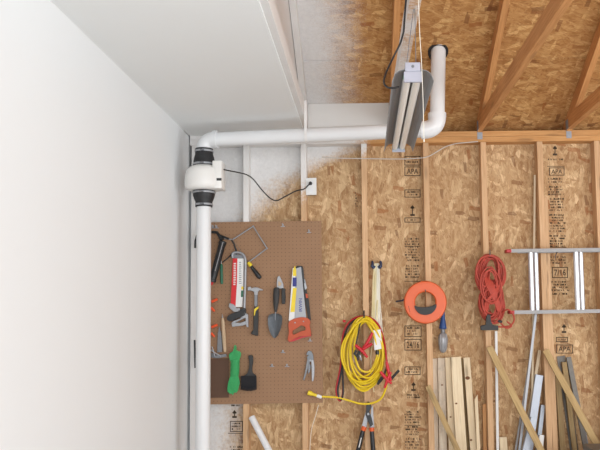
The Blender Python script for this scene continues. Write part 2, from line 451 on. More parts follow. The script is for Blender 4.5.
board('top_plate', (XL, OSBY / 2, (ZP0 + ZP1) / 2 + .019), (XR, OSBY / 2, (ZP0 + ZP1) / 2 + .019), .038, OSBY, 'plate', wall)
board('top_plate', (XL, OSBY / 2, (ZP0 + ZP1) / 2 - .020), (XR, OSBY / 2, (ZP0 + ZP1) / 2 - .020), .038, OSBY, 'plate', wall)

# roof deck (two slopes of sheathing, with a sheet joint low on the near slope)
def slab(y0, y1):
    bm = bmesh.new(); t = .012
    vs = []
    for y in (y0, y1):
        for x in (XL - .012, XR + .012): vs.append((x, y, deckz(y)))
    V = [bm.verts.new(v) for v in vs] + [bm.verts.new((v[0], v[1], v[2] + t)) for v in vs]
    for f in ((0, 1, 3, 2), (4, 6, 7, 5), (0, 4, 5, 1), (2, 3, 7, 6), (0, 2, 6, 4), (1, 5, 7, 3)): bm.faces.new([V[i] for i in f])
    return bm
JY = -.455
ceil = struct(finish('ceiling', slab(.42, JY), 'osb_deck'))
c2 = struct(finish('ceiling', slab(JY - .010, YR + .001), 'osb_deck')); c3 = struct(finish('ceiling', slab(YR, YF - .1), 'osb_deck'))
c2.name = 'ceiling_upper'; c3.name = 'ceiling_front'
rs = bmesh.new()
for ya_, yb_ in ((.43, YR), (YR, YF - .3)):
    q_ = []
    for y_ in (ya_, yb_):
        for x_ in (XL - .1, XR + .1): q_.append((x_, y_, deckz(y_) + .018))
    V = [rs.verts.new(v) for v in q_] + [rs.verts.new((v[0], v[1], v[2] + .02)) for v in q_]
    for f in ((0, 1, 3, 2), (4, 6, 7, 5), (0, 4, 5, 1), (2, 3, 7, 6), (0, 2, 6, 4), (1, 5, 7, 3)): rs.faces.new([V[i] for i in f])
struct(finish('roof_covering', rs, 'softblack'))
struct(box('trim_4', XL - .014, XR, .40, .42, 2.12, 2.31, 'plate'))
struct(box('trim_5', XL - .014, XR, OSBY + .012, .40, 2.12, 2.13, 'plate'))
struct(box('trim_6', XL - .026, XL - .012, -.16, .42, 2.12, 2.9, 'plate'))
# gable infill left above drywall is the wall itself; flat drywall ceiling under the trusses on the left
pA, pB = WZ(300, 112, ZP1), WZ(263, 0, ZP1)
skew = (pB.x - pA.x) / (pB.y - pA.y)
TX = lambda y: pA.x + skew * (y - pA.y)
bmc = bmesh.new(); t = .013
vs = [(XL, -.0, ZP1 - t), (TX(0) - .014, -.0, ZP1 - t), (TX(YF) - .014, YF, ZP1 - t), (XL, YF, ZP1 - t)]
V = [bmc.verts.new(v) for v in vs] + [bmc.verts.new((v[0], v[1], v[2] + t)) for v in vs]
for f in ((0, 1, 2, 3), (7, 6, 5, 4), (0, 4, 5, 1), (1, 5, 6, 2), (2, 6, 7, 3), (3, 7, 4, 0)): bmc.faces.new([V[i] for i in f])
cd = struct(finish('ceiling', bmc, 'drywall_ceiling')); cd.name = 'ceiling_drywall'
# white blocking panel between the second and third truss, above the plate
def trussx(pxa, pya, pxb, pyb):
    a, b = WZ(pxa, pya, ZP1), WZ(pxb, pyb, ZP1); s = (b.x - a.x) / (b.y - a.y)
    return lambda y: a.x + s * (y - a.y)
T1 = trussx(392, 128, 415.5, 0); T2 = trussx(482, 128, 569, 0); T3 = trussx(571, 128, 594, 100)
# T3 parallels its neighbours
sk2 = (T2(-2) - T2(0)) / -2
T3 = (lambda x0: (lambda y: x0 + sk2 * y))(WZ(571, 128, ZP1).x)
yb = -.14
pan = bmesh.new()
bm_prism(pan, [(TX(yb) + .02, 0, ZP1 + .001), (T1(yb) - .02, 0, ZP1 + .001), (T1(yb) - .02, 0, deckz(yb) - .004), (TX(yb) + .02, 0, deckz(yb) - .004)], yb, yb + .012)
bm_box(pan, TX(0) + .025, T1(0) - .025, yb + .006, 0, ZP1 - .006, ZP1 + .006)
struct(finish('trim_1', pan, 'white_board'))

gp = bmesh.new()
for x_ in (-.024, -.034):
    pass
gv = [(-.16, ZP1 + .002), (YF, ZP1 + .002), (YF, deckz(YF) - .002), (YR, deckz(YR) - .002), (-.16, deckz(-.16) - .002)]
ga = [gp.verts.new((TX(y) - .022, y, z)) for y, z in gv]; gb = [gp.verts.new((TX(y) - .034, y, z)) for y, z in gv]
gp.faces.new(ga); gp.faces.new(gb[::-1])
for i in range(5): gp.faces.new((ga[i], gb[i], gb[(i + 1) % 5], ga[(i + 1) % 5]))
struct(finish('trim_2', gp, 'truss_white'))

# ------------------------------------------------------------------ trusses
def truss(xf, mat, label, tie=True, chord_mat=None, cw=.038):
    xa, xb = xf(OSBY), xf(YF)
    r = root('roof_truss', (xf(YR), YR, ZP1), label, 'roof truss', None)
    cm_ = chord_mat or mat
    d = .089; cz = math.cos(math.atan(SL)); hh = d / cz
    board('bottom_chord', (xf(0.06), 0.06, ZP1 + .0445), (xf(YF), YF, ZP1 + .0445), cw, .089, mat, r, nrm=(0, 0, 1))
    for ya, ybb in ((.06, YR), (YF + .02, YR)):
        za, zb = deckz(ya) - hh / 2 - .001, deckz(ybb) - hh / 2 - .001
        board('top_chord', (xf(ya), ya, za), (xf(ybb), ybb, zb), .0375, d, cm_, r, nrm=(0, SL, 1))
    board('king_post', (xf(YR), YR, ZP1 + .09), (xf(YR), YR, deckz(YR) - .06), .036, .089, cm_, r, nrm=(0, 1, 0))
    if tie:
        bm = bmesh.new(); x = xf(0)
        bm_box(bm, x - .021, x + .015, -.0025, -.0008, ZP0 + .02, ZP1 + .012)
        bm_box(bm, x - .0225, x - .020, -.05, .0, ZP1 - .004, ZP1 + .06)
        bm_prism(bm, [(x - .021, 0, ZP1 + .012), (x + .015, 0, ZP1 + .012), (x - .021, 0, ZP1 + .07)], -.0025, -.0008)
        for i in range(4): bmesh.ops.create_uvsphere(bm, u_segments=6, v_segments=4, radius=.0022, matrix=Matrix.Translation((x - .012 + .016 * (i % 2), -.003, ZP0 + .035 + .02 * (i // 2))))
        finish('metal_tie', bm, 'galv', r)
    return r
truss(TX, 'truss_white', 'white painted roof truss along the edge of the white ceiling', tie=False)
truss(T1, 'truss_spray', 'wooden roof truss with white overspray above the fluorescent light', chord_mat='truss', cw=.05)
truss(T2, 'truss', 'bare wooden roof truss just right of the white vent stack')
truss(T3, 'truss', 'rightmost bare wooden roof truss, at the upper right corner')

# ------------------------------------------------------------------ vent pipe and fan
PR = .0455; YLp, YRp = -.325, -.522
fanx = W(204, 190, YLp).x
zl = W(240, 139, YLp).z
zr = W(380, 132, -.49).z
zh = (zl + zr) / 2
pipe = root('vent_pipe', (fanx, YLp, 0), 'white plastic vent pipe rising by the corner and running across to the roof', 'pipe')
zf0, zf1 = W(204, 206, YLp).z, W(204, 150, YLp).z
tube('riser', [(fanx, YLp, 0.001), (fanx, YLp, zf0 + .02)], PR, 'pvc', pipe, 28)
def arc(a, b, c, n=10):
    a, b, c = map(Vector, (a, b, c)); out = []
    for i in range(n + 1):
        t = i / n; out.append(a * (1 - t) ** 2 + b * (2 * t * (1 - t)) + c * t * t)
    return out
rx = W(436.6, 125, YRp).x; topx = W(438, 45, YRp).x
P0 = Vector((fanx, YLp, zh)); P1 = Vector((rx, YRp, zh)); d = (P1 - P0).normalized()
R_ = .075
e0 = arc((fanx, YLp, zh - R_), P0, P0 + d * R_)
tube('elbow', [(fanx, YLp, zf1 - .02)] + e0, PR + .006, 'pvc', pipe, 28)
bm = bmesh.new(); bm_tube(bm, [P0 + d * (R_ - .012), P0 + d * (R_ + .014)], PR + .011, 28); finish('elbow_collar', bm, 'pvc', pipe, smooth=True)
tube('horizontal_run', [P0 + d * .05, P1 - d * .05], PR, 'pvc', pipe, 28)
e1 = arc(P1 - d * .085, P1 + Vector((.006, 0, -.002)), (rx + .004, YRp, zh + .085))
tube('elbow', e1, PR + .009, 'pvc', pipe, 28)
for q0, q1 in ((P1 - d * .095, P1 - d * .075), (Vector((rx + .004, YRp, zh + .075)), Vector((rx + .004, YRp, zh + .1)))):
    bm = bmesh.new(); bm_tube(bm, [q0, q1], PR + .011, 28); finish('elbow_collar', bm, 'pvc', pipe, smooth=True)
zt = deckz(YRp) + .25
tube('stack', [(rx + .004, YRp, zh + .05), (topx + .012, YRp, zt)], PR, 'pvc', pipe, 28)
# flashing under the deck: a black rubber boot in the cut hole
bm = bmesh.new(); cxx = topx; seg = 28
nrm = Vector((0, SL, 1)).normalized()
ctr = Vector((cxx, YRp, deckz(YRp) - .006))
ux = Vector((1, 0, 0)); uy = nrm.cross(ux)
ra = [bm.verts.new(ctr + (ux * math.cos(6.2832 * i / seg) + uy * math.sin(6.2832 * i / seg) * (1.35 if math.sin(6.2832 * i / seg) * uy.y > 0 else 1.0)) * (PR + (.018 if abs(math.cos(6.2832 * i / seg)) > .5 or math.sin(6.2832 * i / seg) * uy.y > 0 else .008))) for i in range(seg)]
rb = [bm.verts.new(ctr + (ux * math.cos(6.2832 * i / seg) + uy * math.sin(6.2832 * i / seg) * 1.12) * (PR + .002) - nrm * .004) for i in range(seg)]
rc = [bm.verts.new(v.co + nrm * .005) for v in ra]
for i in range(seg):
    j = (i + 1) % seg
    bm.faces.new((ra[i], ra[j], rb[j], rb[i])); bm.faces.new((ra[j], ra[i], rc[i], rc[j]))
finish('roof_boot', bm, 'rubber', pipe, smooth=True)
# strap hanging the pipe from the first truss
sx = TX(-.42) + .0295
bm = bmesh.new(); cpt = P0 + d * ((sx - P0.x) / d.x)
ring = [(cpt.x, cpt.y + math.cos(a) * (PR + .002), cpt.z + math.sin(a) * (PR + .002)) for a in [math.radians(90 + 360 * i / 24) for i in range(25)]]
def strap(bm, pts, w, th=.0015):
    prev = None; c = Vector((cpt.x, cpt.y, cpt.z))
    for a, b in zip(pts, pts[1:]):
        a, b = Vector(a), Vector(b); t_ = (b - a).normalized(); n_ = t_.cross(Vector((1, 0, 0))).normalized() * th
        q = [a - Vector((w / 2, 0, 0)), a + Vector((w / 2, 0, 0)), b + Vector((w / 2, 0, 0)), b - Vector((w / 2, 0, 0))]
        v = [bm.verts.new(x) for x in q] + [bm.verts.new(x + n_) for x in q]
        for f in ((0, 1, 2, 3), (7, 6, 5, 4), (0, 4, 5, 1), (1, 5, 6, 2), (2, 6, 7, 3), (3, 7, 4, 0)): bm.faces.new([v[i] for i in f])
strap(bm, ring, .017)
strap(bm, [(cpt.x, cpt.y - PR - .002, cpt.z), (cpt.x, cpt.y - PR - .002, ZP1 + .088)], .017)
tag(finish('pipe_hanger_strap', bm, 'truss_white'), 'white strap from the painted truss holding the horizontal vent pipe', 'strap')

fan = root('inline_vent_fan', (fanx, YLp, zf0), 'white round inline fan on the vent pipe by the corner', 'fan')
s = 158.0
fz = lambda py: W(204, py, YLp).z
hous = [(166, 10.5), (167, 12), (168.5, 15), (171, 17.2), (175, 18.3), (180, 18.9), (185, 19.0), (188, 18.4), (190, 16.6), (190.8, 14), (191, 10)]
lathe('housing', (fanx, YLp, fz(166)), (fanx, YLp, fz(191)), [((y - 166) / 25, r / s) for y, r in hous], 'fan_plastic', fan, 40)
bm = bmesh.new()
bm_box(bm, W(213, 175, YLp - .05).x, W(222.5, 175, YLp - .05).x, YLp - .075, YLp + .05, fz(190.5), fz(163), .006)
finish('wiring_box', bm, 'fan_plastic', fan, smooth=True)
box('rating_label', W(216.5, 180, YLp - .077).x, W(221.5, 180, YLp - .077).x, YLp - .0765, YLp - .0752, fz(183), fz(180.5), 'softblack', fan)
def coupling(z0, z1, r0, r1, name='rubber_coupling'):
    c = lathe(name, (fanx, YLp, z0), (fanx, YLp, z1), [(0, r0), (.3, r0 * 1.0), (.5, (r0 + r1) / 2 * 1.02), (.7, r1 * 1.0), (1, r1)], 'rubber', fan, 32)
    for t_, r in ((.14, r0), (.86, r1)):
        z = z0 + (z1 - z0) * t_
        lathe('hose_clamp', (fanx, YLp, z - .006), (fanx, YLp, z + .006), [(0, r + .002), (.2, r + .0035), (.8, r + .0035), (1, r + .002)], 'steel', c, 32)
        lathe('clamp_screw', (fanx - .012, YLp - r - .006, z), (fanx + .014, YLp - r - .006, z), [(0, .004), (.5, .005), (.52, .0065), (1, .0065)], 'dullsteel', c, 10)
    return c
coupling(fz(167), fz(149), 10.6 / s, 8.9 / s)
coupling(fz(207), fz(190.5), 8.4 / s, 10.9 / s)

# power cord from fan to the outlet
cord = tube('power_cord', wp([(222, 169, YLp - .03), (228, 170.5, -.3), (236, 172, -.22), (246, 174.5, -.13), (253, 179, -.08), (262, 190, -.05), (270, 198, -.04), (277, 200.5, -.035), (286, 196, -.03), (296, 191, -.025), (304, 189, -.03), (308, 185.5, -.035), (310, 183.5, -.02)], 0), .0042, 'cord_black', None, 8, smooth_pts=6)
tag(cord, 'black power cord drooping from the white fan to the outlet', 'cord')
ox = W(311, 186, -.003)
outl = root('wall_outlet', (ox.x, 0, ox.z - .06), 'white wall outlet mounted beside the second stud', 'outlet')
bm = bm_box(bmesh.new(), W(306, 187, 0).x, W(316.5, 187, 0).x, -.006, -.0005, W(311, 195, 0).z, W(311, 178, 0).z, .002)
finish('cover_plate', bm, 'card', outl)
box('junction_box', W(307, 187, 0).x, W(315.5, 187, 0).x, 0, .06, W(311, 194, 0).z, W(311, 179, 0).z, 'dullsteel', outl)
for yy in (183.5, 190):
    c_ = W(311, yy, -.007); lathe('socket', c_ + Vector((0, .002, 0)), c_ + Vector((0, -.0015, 0)), [(0, .0165), (1, .016)], 'pvc', outl, 20)
c_ = W(310.5, 183.5, -.012)
pl = lathe('cord_plug', c_ + Vector((0, .004, 0)), c_ + Vector((0, -.026, 0)), [(0, .012), (.5, .0125), (1, .007)], 'black', outl, 14)

# ------------------------------------------------------------------ fluorescent shop light
zt_ = WZ
zb = W(413, 78, CY + 2.66).z
yn, yfar = CY + 2.66, CY + 3.88
xn = W(413, 80, yn).x; xf_ = W(398.5, 150, yfar).x
lamp = root('shop_light', ((xn + xf_) / 2, (yn + yfar) / 2, zb), 'unlit two-tube fluorescent shop light with grey reflector hanging from the truss', 'light fixture')
def along(prof_pts, y0, y1, name, mat, parent, th=.0012, closed=True):
    bm = bmesh.new(); A = []
    def xc(y): return xn + (xf_ - xn) * (y - yn) / (yfar - yn)
    n = len(prof_pts)
    for y in (y0, y1): A.append([bm.verts.new((xc(y) + p[0], y, zb + p[1])) for p in prof_pts])
    for i in range(n if closed else n - 1): bm.faces.new((A[0][i], A[0][(i + 1) % n], A[1][(i + 1) % n], A[1][i]))
    if closed: bm.faces.new(A[0]); bm.faces.new(A[1][::-1])
    return finish(name, bm, mat, parent)
wing = [(-.082, -.012), (-.070, .018), (-.055, .030), (-.030, .036), (.030, .036), (.055, .030), (.070, .018), (.082, -.012)]
inner = [(x * .985, z - .0015) for x, z in wing[::-1]]
along(wing + inner, yn, yfar, 'reflector', 'reflector', lamp)
along([(-.028, .037), (.028, .037), (.028, .060), (-.028, .060)], yn, yfar, 'channel', 'socket', lamp)
for sx_ in (-.0205, .0205):
    tb = bmesh.new(); xc = lambda y: xn + (xf_ - xn) * (y - yn) / (yfar - yn)
    bm_tube(tb, [(xc(yn + .02) + sx_, yn + .02, zb + .012), (xc(yfar - .02) + sx_, yfar - .02, zb + .010)], .0165, 18)
    t_ = finish('fluorescent_tube', tb, 'tube', lamp, smooth=True)
    for yy in (yn + .014, yfar - .03):
        cb = bmesh.new(); bm_tube(cb, [(xc(yy) + sx_, yy, zb + .012), (xc(yy) + sx_, yy + .014, zb + .010)], .0170, 18)
        finish('end_cap', cb, 'green', t_, smooth=True)
for yy, sg in ((yn, 1), (yfar, -1)):
    bm = bmesh.new(); x0 = xn if sg == 1 else xf_
    y0, y1 = sorted((yy - .004 * sg, yy + .012 * sg))
    bm_box(bm, x0 - .036, x0 + .036, y0, y1, zb - .016, zb + .026, .003)
    bm_box(bm, x0 - .030, x0 + .030, y0, y1, zb + .026, zb + .062, .003)
    e = finish('end_socket_plate', bm, 'socket', lamp)
    bm = bmesh.new(); bm_tube(bm, [(x0, yy - .0055 * sg, zb + .045), (x0, yy - .002 * sg, zb + .045)], .006, 12); finish('knockout', bm, 'dullsteel', e)
# hanging wires to the bottom chord
for yy in (yn + .12, yfar - .12):
    xx = xc(yy); tx = T1(yy)
    tube('hanging_wire', [(xx - .022, yy, zb + .06), (tx, yy - .01, ZP1 + .005)], .0016, 'dullsteel', lamp, 6)
    tube('hanging_wire', [(xx + .022, yy, zb + .06), (tx + .004, yy - .01, ZP1 + .005)], .0016, 'dullsteel', lamp, 6)
pc = root('pull_string', (xn, yn, zb), 'thin white pull string hanging past the shop light', 'string')
tube('string', wp([(418.5, 0, yn - .02), (419.5, 30, yn - .01), (421.5, 62, yn - .012), (423, 100, yn - .012), (424, 139, yn - .012)], 0), .0014, 'cord_white', pc, 6, smooth_pts=4)
c_ = W(424, 139, yn - .012); lathe('pull_knob', c_, c_ - Vector((0, 0, .012)), [(0, .002), (.5, .003), (1, .002)], 'cord_white', pc, 8)
tx0 = T1(-2.1)
zc_ = ZP1 + .03
lc = tube('light_cord', [WZ(407.5, -18, ZP1 + .05)] + wp([(405.5, 6, -2.0), (404.3, 22, -1.95), (403.5, 32, -1.9), (400, 44, -1.9), (393, 58, -1.9), (386, 73, -1.95), (384, 82, -2.0), (387, 87, -2.02), (393, 88, -2.03), (399, 87, -2.03)], 0), .0042, 'cord_black', None, 8, smooth_pts=6)
tag(lc, 'black cord hanging in a loop from the truss to the shop light', 'cord')
c_ = W(404.3, 30, -1.93)

# ------------------------------------------------------------------ pegboard
YB = -.006
x0, x1 = W(200, 300, YB).x, W(322, 300, YB).x
zt_, zb_ = W(270, 221.5, YB).z, W(270, 403.5, YB).z
pb = (box('pegboard', x0, x1, YB, -.0003, zb_, zt_, 'peg'))
tag(pb, 'brown hardboard pegboard screwed to the studs', 'pegboard')
def hook(px, py, ln=.03):
    r = root('pegboard_hook', W(px, py, YB), 'x', 'hook', 'bare pegboard hooks')
    return r
hook_labels = {(309, 232): 'silver pegboard hook near the upper right corner of the pegboard',
               (283, 226): 'small silver hook at the top edge of the pegboard, above the trowel',
               (283, 352): 'silver pegboard hook standing alone, highest of the three below the hand saw',
               (272, 366): 'silver pegboard hook, lower left of the three between brush and locking pliers',
               (287, 366): 'silver pegboard hook, lower right of the three between brush and locking pliers',
               (310, 340.5): 'silver pegboard hook just below the orange hand saw grip'}
proto = None
def build_hook():
    r = bpy.data.objects.new('pegboard_hook', None); COL.objects.link(r); r.empty_display_size = .02; WMAT[r.name] = Matrix.Identity(4)
    tube('shank', [(0, .004, .006), (0, -.006, .004), (0, -.028, 0), (0, -.034, .004), (0, -.036, .014)], .0026, 'steel', r, 8, smooth_pts=4)
    bm = bmesh.new(); bm_box(bm, -.0045, .0045, -.003, -.0005, -.006, .014, .001); bm_box(bm, -.015, .015, -.0032, -.001, -.006, -.001, .0008)
    finish('back_plate', bm, 'steel', r)
    return r
hk = build_hook()
first = True
for (px, py), lab in hook_labels.items():
    if first: o = hk; first = False
    else:
        o = hk.copy(); COL.objects.link(o)
        for ch in [c for c in hk.children]:
            c = ch.copy(); COL.objects.link(c); c.parent = o
    o.location = W(px, py, YB)
    tag(o, lab, 'hook', 'bare pegboard hooks')

def holder(parent, px, py, y0=YB, ln=.02, name='hook_pin'):
    pass

# --- caulking gun
g = root('caulking_gun', W(214, 283, -.03), 'black caulking gun hanging at the upper left of the pegboard', 'caulking gun')
a, b = W(223, 241, -.045), W(212, 282, -.045)
lathe('barrel', a, b, [(0, .02), (.02, .026), (.08, .026), (.1, .023), (.93, .023), (.94, .026), (.99, .026), (1, .018)], 'black', g, 24)
lathe('nozzle_cap', b, W(211.5, 285, -.045), [(0, .012), (1, .007)], 'clamp_red', g, 12)
tube('handle', wp([(213, 232, -.04), (217, 232.5, -.04), (219.5, 236, -.04), (222, 240, -.045)], 0), [.010, .010, .011, .016], 'black', g, 10)
tube('trigger', wp([(218.5, 235, -.04), (224, 237, -.045), (229, 239, -.045)], 0), .0075, 'black', g, 8)
tube('push_rod', wp([(224.5, 238.5, -.045), (229, 239.2, -.045), (232, 239.5, -.045)], 0), .004, 'steel', g, 8)
tube('seam_strip', wp([(223, 242, -.0705), (215, 271, -.0705)], 0), .0028, 'steel', g, 6)
tube('grip', wp([(213, 232, -.04), (204, 233, -.04), (197, 236, -.04), (195.6, 241, -.04), (195.4, 248, -.04)], 0), .009, 'black', g, 8)
for px in (213.2, 216.7):
    hk2 = hk.copy(); COL.objects.link(hk2)
    for ch in hk.children:
        c = ch.copy(); COL.objects.link(c); c.parent = hk2
    hk2.location = W(px, 227.5, YB)
    tag(hk2, ('left' if px < 215 else 'right') + ' one of the two silver hooks above the black caulking gun', 'hook', 'bare pegboard hooks')
h = tube('rubber_hose', wp([(231.5, 239.8, -.04), (234, 244, -.035), (236, 250, -.03), (236.5, 254, -.025), (233, 253, -.022), (228, 258, -.02), (222.5, 262.5, -.018)], 0), [.005, .005, .006, .007, .005, .004, .004], 'black', None, 8)
tag(h, 'thin black hose bent between caulking gun and coping saw', 'hose')
s_ = root('screwdriver', W(222, 284, -.02), 'green-handled screwdriver hanging beside the black caulking gun', 'screwdriver')
lathe('handle', W(221.3, 264, -.018), W(221.8, 284, -.018), [(0, .006), (.1, .010), (.5, .009), (.9, .010), (1, .007)], 'teal', s_, 12)
tube('shaft', wp([(221.3, 264, -.018), (221, 258, -.018)], 0), .003, 'steel', s_, 8)

# --- coping saw
s_ = root('coping_saw', W(253, 280, -.02), 'silver coping saw frame with black and yellow handle', 'saw')
fr = wp([(232.8, 239.5), (253.2, 226.2), (267.0, 248.3), (248.2, 262.5)], -.018)
bm = bmesh.new()
for q0, q1 in zip(fr, fr[1:]): bm_tube(bm, [q0, q1], .0042, 8)
for q in fr[1:3]: bmesh.ops.create_uvsphere(bm, u_segments=10, v_segments=6, radius=.0062, matrix=Matrix.Translation(q))
finish('frame', bm, 'alu', s_, smooth=True)
tube('blade', [fr[0], fr[3]], .0010, 'dullsteel', s_, 6)
hv = wp([(248.0, 262), (260.5, 278.5)], -.02)
lathe('handle', hv[0], hv[1], [(0, .008), (.22, .012), (.3, .0095), (.55, .014), (.85, .0155), (.96, .013), (1, .007)], 'black', s_, 16)
lathe('ferrule', hv[0] + (hv[1] - hv[0]) * .02, hv[0] + (hv[1] - hv[0]) * .25, [(0, .0095), (.5, .0128), (1, .0125)], 'yellow', s_, 16)

# --- hacksaw in its red and white sleeve
s_ = root('hacksaw', W(237, 328, -.02), 'hacksaw with silver tube frame, black grip and red and white sleeve', 'hacksaw')
tube('frame', wp([(232.6, 258), (232.4, 254), (234.5, 252.6), (239, 252.6), (243, 254.5), (245.2, 259), (245.4, 270), (244.6, 300), (244.2, 313)], -.03), .0085, 'alu', s_, 12, smooth_pts=5)
sl_ = prism('sleeve', [(232.8, 258.5), (243.6, 258.5), (243.3, 285), (242.2, 307), (230.6, 307), (231.6, 285)], -.026, -.010, 'card', s_)
prism('red_band', [(232.8, 258.4), (237.4, 258.4), (236.8, 285), (235.4, 307.1), (230.5, 307.1), (231.5, 285)], -.0272, -.0262, 'red', sl_)
prism('dark_top', [(233.0, 253.6), (243, 255.5), (243.4, 258.3), (232.8, 258.3)], -.022, -.012, 'dullsteel', s_)
bm = bmesh.new(); rr = random.Random(3)
for i in range(13):
    y0_ = 263 + i * 1.75; cx_ = 235.0 - (y0_ - 263) * .018
    bm_prism(bm, wp([(cx_ - 1.3, y0_), (cx_ + 1.2, y0_), (cx_ + 1.2 - rr.random() * .8, y0_ + .9), (cx_ - 1.3, y0_ + .9)], -.0278), -.0279, -.0273)
finish('sleeve_lettering', bm, 'card', sl_)
bm = bmesh.new()
for i in range(12):
    y0_ = 262 + i * 1.9; bm_prism(bm, wp([(239, y0_), (240.6 + rr.random(), y0_), (240.6 + rr.random(), y0_ + .7), (239, y0_ + .7)], -.027), -.0268, -.0262)
finish('fine_print', bm, 'dullsteel', sl_)
prism('yellow_patch', [(241.3, 286.5), (243.4, 286.5), (243.3, 289.5), (241.2, 289.5)], -.0272, -.0262, 'yellow', sl_)
prism('green_patch', [(241.1, 290.5), (243.3, 290.5), (242.9, 297), (240.9, 297)], -.0272, -.0262, 'teal', sl_)
prism('blade_clip', [(229.5, 303), (234, 304.5), (236, 308), (240, 308), (240, 311.5), (234, 312), (231, 309.5), (228.5, 306.5)], -.03, -.012, 'steel', s_, bev=.002)
prism('grip', [(227, 317.2), (231, 313.8), (238, 311.5), (243, 307.8), (245.3, 309), (245, 314.5), (240, 317.5), (236, 319), (231, 321.3), (227.5, 320.3)], -.042, -.012, 'black', s_, smooth_n=3, bev=.004)
prism('hand_guard', [(245, 312.5), (247.9, 314.5), (248.2, 327.2), (246.6, 327), (245.8, 324.5), (242, 325.8), (232, 326.8), (231.4, 323), (233, 321.2), (240, 318.6)], -.034, -.014, 'alu', s_,
      holes=[[(235, 322.6), (241, 319.8), (245.4, 317.8), (245.6, 321.0), (240, 322.8)]], bev=.002)

# --- claw hammer
s_ = root('claw_hammer', W(254, 336, -.02), 'steel claw hammer with black and yellow grip', 'hammer')
prism('head', [(247.6, 287.0), (250.5, 286.6), (251.2, 288.3), (254, 287.4), (257.5, 287.4), (262.6, 289.6), (262.8, 290.4), (258.8, 290.4), (257.6, 292.5), (257.4, 295), (254.3, 295), (254, 291.8), (250.8, 290.4), (247.8, 290.6)], -.036, -.010, 'steel', s_, bev=.002)
prism('neck', [(254.4, 294), (257.3, 294), (257.4, 308), (254.4, 308)], -.030, -.014, 'dullsteel', s_, bev=.002)
prism('grip', [(254.2, 306), (257.9, 306.5), (258.2, 320), (257.7, 330), (258, 336), (251, 334.2), (250.6, 333), (253.2, 330), (253.3, 318)], -.036, -.010, 'softblack', s_, bev=.004)
prism('yellow_band', [(254.2, 309.3), (258.0, 306.4), (258.3, 308.2), (255.6, 311.2), (254.9, 315), (254.0, 316)], -.0372, -.012, 'yellow', s_)

# --- pliers and trowel
s_ = root('snips', W(280, 304, -.02), 'black-handled snips with pale steel jaws above the garden trowel', 'snips')
prism('jaw', [(277.4, 277.2), (279.3, 275.6), (281.2, 279.2), (283.2, 284), (283.5, 288.6), (277.0, 288.6), (276.6, 283)], -.024, -.012, 'steel', s_, bev=.002)
prism('handle', [(281.4, 288), (284.8, 288.4), (285.3, 296), (285.0, 303.8), (281.8, 304), (281.5, 296)], -.034, -.010, 'softblack', s_, bev=.003)
prism('spring_latch', [(278.5, 281), (281.5, 283), (280.5, 286), (278, 285.5)], -.027, -.0245, 'handle_wood', s_)
s_ = root('garden_trowel', W(275, 338, -.02), 'small garden trowel with grey blade and black handle', 'trowel')
hv = wp([(276.6, 287.5), (275.6, 312)], -.032)
lathe('handle', hv[0], hv[1], [(0, .013), (.06, .020), (.3, .0215), (.6, .019), (.85, .013), (1, .008)], 'softblack', s_, 16, .8)
tube('tang', wp([(275.8, 309), (275.3, 314), (275, 320)], -.028), .0045, 'greyblade', s_, 8)
bm = bmesh.new()
prof = [(313.5, 3.0), (315, 6.2), (318, 7.3), (324, 7.0), (330, 5.6), (335, 3.4), (338, 1.0)]
rings = []
for y, hw in prof:
    row = []
    for j in range(7):
        u = -1 + j / 3; q = W(275.2 + u * hw - (y - 313) * .03, y, -.020 - .012 * (1 - abs(u)) * 0 - .010 * u * u)
        row.append(bm.verts.new(q))
    rings.append(row)
for a_, b_ in zip(rings, rings[1:]):
    for j in range(6): bm.faces.new((a_[j], a_[j + 1], b_[j + 1], b_[j]))
bmesh.ops.solidify(bm, geom=bm.faces[:], thickness=.0015)
finish('blade', bm, 'greyblade', s_, smooth=True)

# --- two hand saws
s_ = root('hand_saw', W(297, 341, -.03), 'hand saw with orange grip, grey blade and yellow edge guard', 'hand saw')
bl = prism('blade', [(295.6, 268.5), (301.0, 267.0), (306.6, 321), (290.5, 321)], -.026, -.0235, 'greysteel', s_)
prism('edge_guard', [(292.7, 268.2), (295.6, 267.8), (294.4, 318), (289.6, 322), (288.8, 320)], -.030, -.020, 'card', s_)
prism('yellow_guard', [(293.0, 288), (296.6, 288), (294.6, 312), (290.4, 312)], -.0315, -.0302, 'yellow', s_)
prism('yellow_tip', [(292.9, 270), (295.0, 265.5), (296.2, 270), (296.4, 276), (292.8, 276)], -.0315, -.0302, 'yellow', s_)
prism('dark_label', [(292.7, 277.5), (296.6, 277.5), (296.5, 286.5), (292.5, 286.5)], -.0315, -.0302, 'inkblue', s_)
def text_obj(name, body, px, py, hpx, mat, parent, Y, rot=0.0, width=None, thick=.0004):
    cu = bpy.data.curves.new(name, 'FONT'); cu.body = body; cu.size = 1; cu.align_x = 'CENTER'; cu.align_y = 'CENTER'; cu.resolution_u = 2; cu.extrude = 0; cu.offset = .012
    to = bpy.data.objects.new(name, cu); COL.objects.link(to)
    bpy.context.view_layer.update()
    me = bpy.data.meshes.new_from_object(to.evaluated_get(bpy.context.evaluated_depsgraph_get()))
    bpy.data.objects.remove(to)
    xs = [v.co.x for v in me.vertices]; ys = [v.co.y for v in me.vertices]
    h0 = max(ys) - min(ys); w0 = max(xs) - min(xs)
    c = W(px, py, Y); sc = hpx / 147.5 / h0; sx = sc if width is None else width / 147.5 / w0
    cr, sr = math.cos(rot), math.sin(rot); mx, my = (max(xs) + min(xs)) / 2, (max(ys) + min(ys)) / 2
    bm = bmesh.new(); bm.from_mesh(me); bpy.data.meshes.remove(me)
    for v in bm.verts:
        x, y = (v.co.x - mx) * sx, (v.co.y - my) * sc
        v.co = Vector((c.x + x * cr - y * sr, Y, c.z + x * sr + y * cr))
    return bm
bm = text_obj('t', 'IRWIN', 300.5, 305, 3.2, 'inkblue', None, -.0262, math.radians(90), 13)
